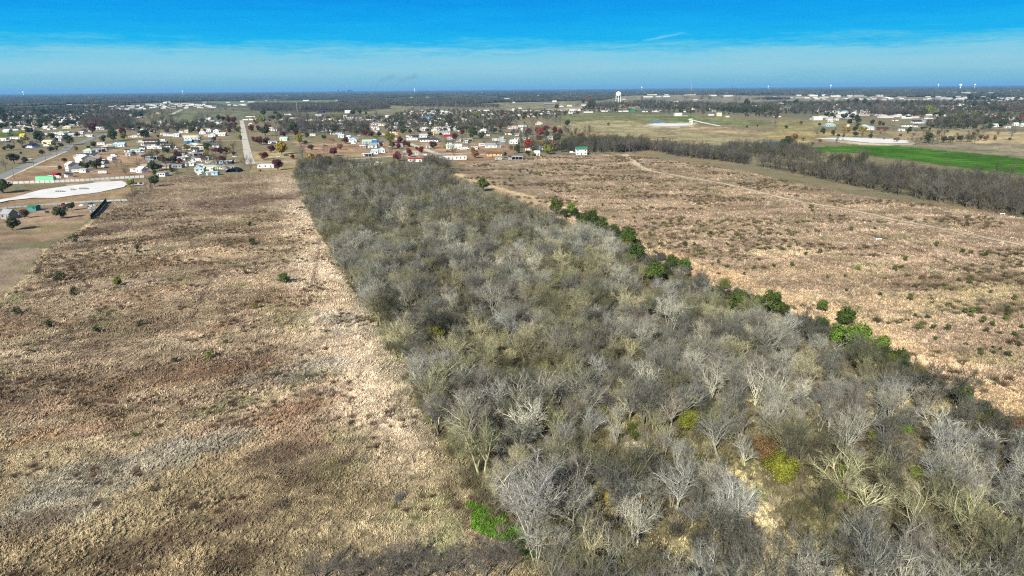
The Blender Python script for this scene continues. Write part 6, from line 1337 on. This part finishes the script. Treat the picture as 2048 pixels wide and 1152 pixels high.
# small things in the fields
for (x, y, lab) in ((1757, 480, 'small pale object lying in the right brown field'), (2005, 429, 'small white frame at the far edge of the right brown field')):
    p = G(x, y); root = empty('white_frame', p.x, p.y, .2); tag(root, lab, 'debris')
    ob('board', MB().box(0, 0, .5, 2.6, .25, .35).mesh('board', MAT['white']), root)
    for s in (-1, 1): ob('leg', MB().box(s * 1.1, 0, -.1, .12, .12, .6).mesh('leg', MAT['white']), root)
for i, (x, y, c) in enumerate(((40, 432, 'w'), (43, 428, 'd'), (95, 424, 'd'), (120, 416, 'g'), (126, 413, 'w'), (164, 411, 'w'), (170, 413, 'g'), (180, 412, 'w'), (183, 416, 's'), (187, 411, 's'), (178, 408, 'd'), (184, 421, 'e'), (188, 423, 's'))):
    p = G(x, y); b = MB(); 
    for k in range(5): b.box(random.uniform(-1.2, 1.2), random.uniform(-.8, .8), 0, random.uniform(.4, 1.6), random.uniform(.4, 1.2), random.uniform(.3, 1.0), rz=random.uniform(0, 3))
    o = ob('scrap_pile', b.mesh('scrap_pile', MAT['paint']), loc=(p.x, p.y, gz(p.x, p.y)), tint=A(*CO[c][1])); tag(o, None, 'scrap'); pooled(o, '%s scrap pile' % CO[c][0], 'in the left yard', x, y)
p = G(129, 413); o = ob('red_tractor', None)
tag(o, 'small dark red machine in the left yard against the pale fence', 'machine'); o.location = p
ob('body', prism([(-1.2, .4), (1.2, .4), (1.3, 1.0), (.2, 1.2), (-.2, 1.9), (-1.1, 1.9), (-1.2, 1.0)], 1.2).mesh('body', MAT['paint']), o, tint=A(120, 30, 34))
for X_ in (-.8, .9):
    for s in (-.7, .7): ob('wheel', MB().tube((X_, s - .12, .42), (X_, s + .12, .42), .42, .42, 10).mesh('wheel', MAT['dark']), o)

# ------------------------------------------------------------------ smoke and haze
def volume(name, dens, col, aniso=0):
    m = bpy.data.materials.new(name); m.use_nodes = True; t = m.node_tree; t.nodes.clear()
    o = t.nodes.new('ShaderNodeOutputMaterial'); v = t.nodes.new('ShaderNodeVolumePrincipled')
    v.inputs['Density'].default_value = dens; v.inputs['Color'].default_value = (*col, 1); v.inputs['Anisotropy'].default_value = aniso
    t.links.new(v.outputs[0], o.inputs['Volume']); return m
SM = volume('smoke_air', 0.0035, (0.25, 0.3, 0.33))
def far_pt(x, y, dist):
    d = (Fv * FPX + Rv * (x - 1024) + Uv * (576 - y)).normalized(); return Vector((0, 0, H)) + d * dist
for lab, pts in (('faint dark smoke wisp low over the horizon, left one', [(752, 174), (760, 164), (770, 158), (790, 152)]), ('faint dark smoke wisp low over the horizon, right one', [(792, 170), (800, 163), (814, 157), (834, 151)])):
    b = MB()
    for i, (a, c) in enumerate(zip(pts[:-1], pts[1:])): 
        p, q = far_pt(*a, 9000), far_pt(*c, 9000); b.tube(p, p.lerp(q, .985), 18 + 6 * i, 24 + 6 * i, 10)
    o = ob('smoke_wisp', b.mesh('smoke_wisp', SM)); tag(o, lab, 'smoke')
HZ = volume('haze_air', 0.000047, (0.22, 0.53, 0.86))
b = MB().box(0, 0, -3.5, 82600, 82600, 145)
o = ob('haze', b.mesh('haze', HZ)); tag(o, 'thin blue haze over the whole plain', kind='stuff')

# ------------------------------------------------------------------ labels of the pooled things, told apart by order
ORDL = ('leftmost', 'second from left', 'third from left', 'fourth from left', 'fifth from left', 'sixth from left', 'seventh from left', 'eighth from left', 'ninth from left', 'tenth from left')
ROWS = ('front', 'second', 'third', 'fourth', 'fifth', 'sixth', 'seventh', 'eighth', 'ninth', 'tenth')
for (base, where), lst in _label_pool.items():
    lst.sort(key=lambda t: -t[0]); n = len(lst); name_ = ('%s %s' % (base, where)).strip()
    nrow = max(1, math.ceil(n / 8)); per = math.ceil(n / nrow)
    for r_ in range(nrow):
        row = sorted(lst[r_ * per:(r_ + 1) * per], key=lambda t: t[1])
        for i, (y, x, o) in enumerate(row):
            t = name_
            if n > 1:
                if len(row) > 1: t += ', ' + ORDL[i]
                if nrow > 1: t += ', %s row' % ROWS[min(r_, 9)]
                o['group'] = 'the ' + base + 's ' + where if where else o.get('group', base)
            o['label'] = t
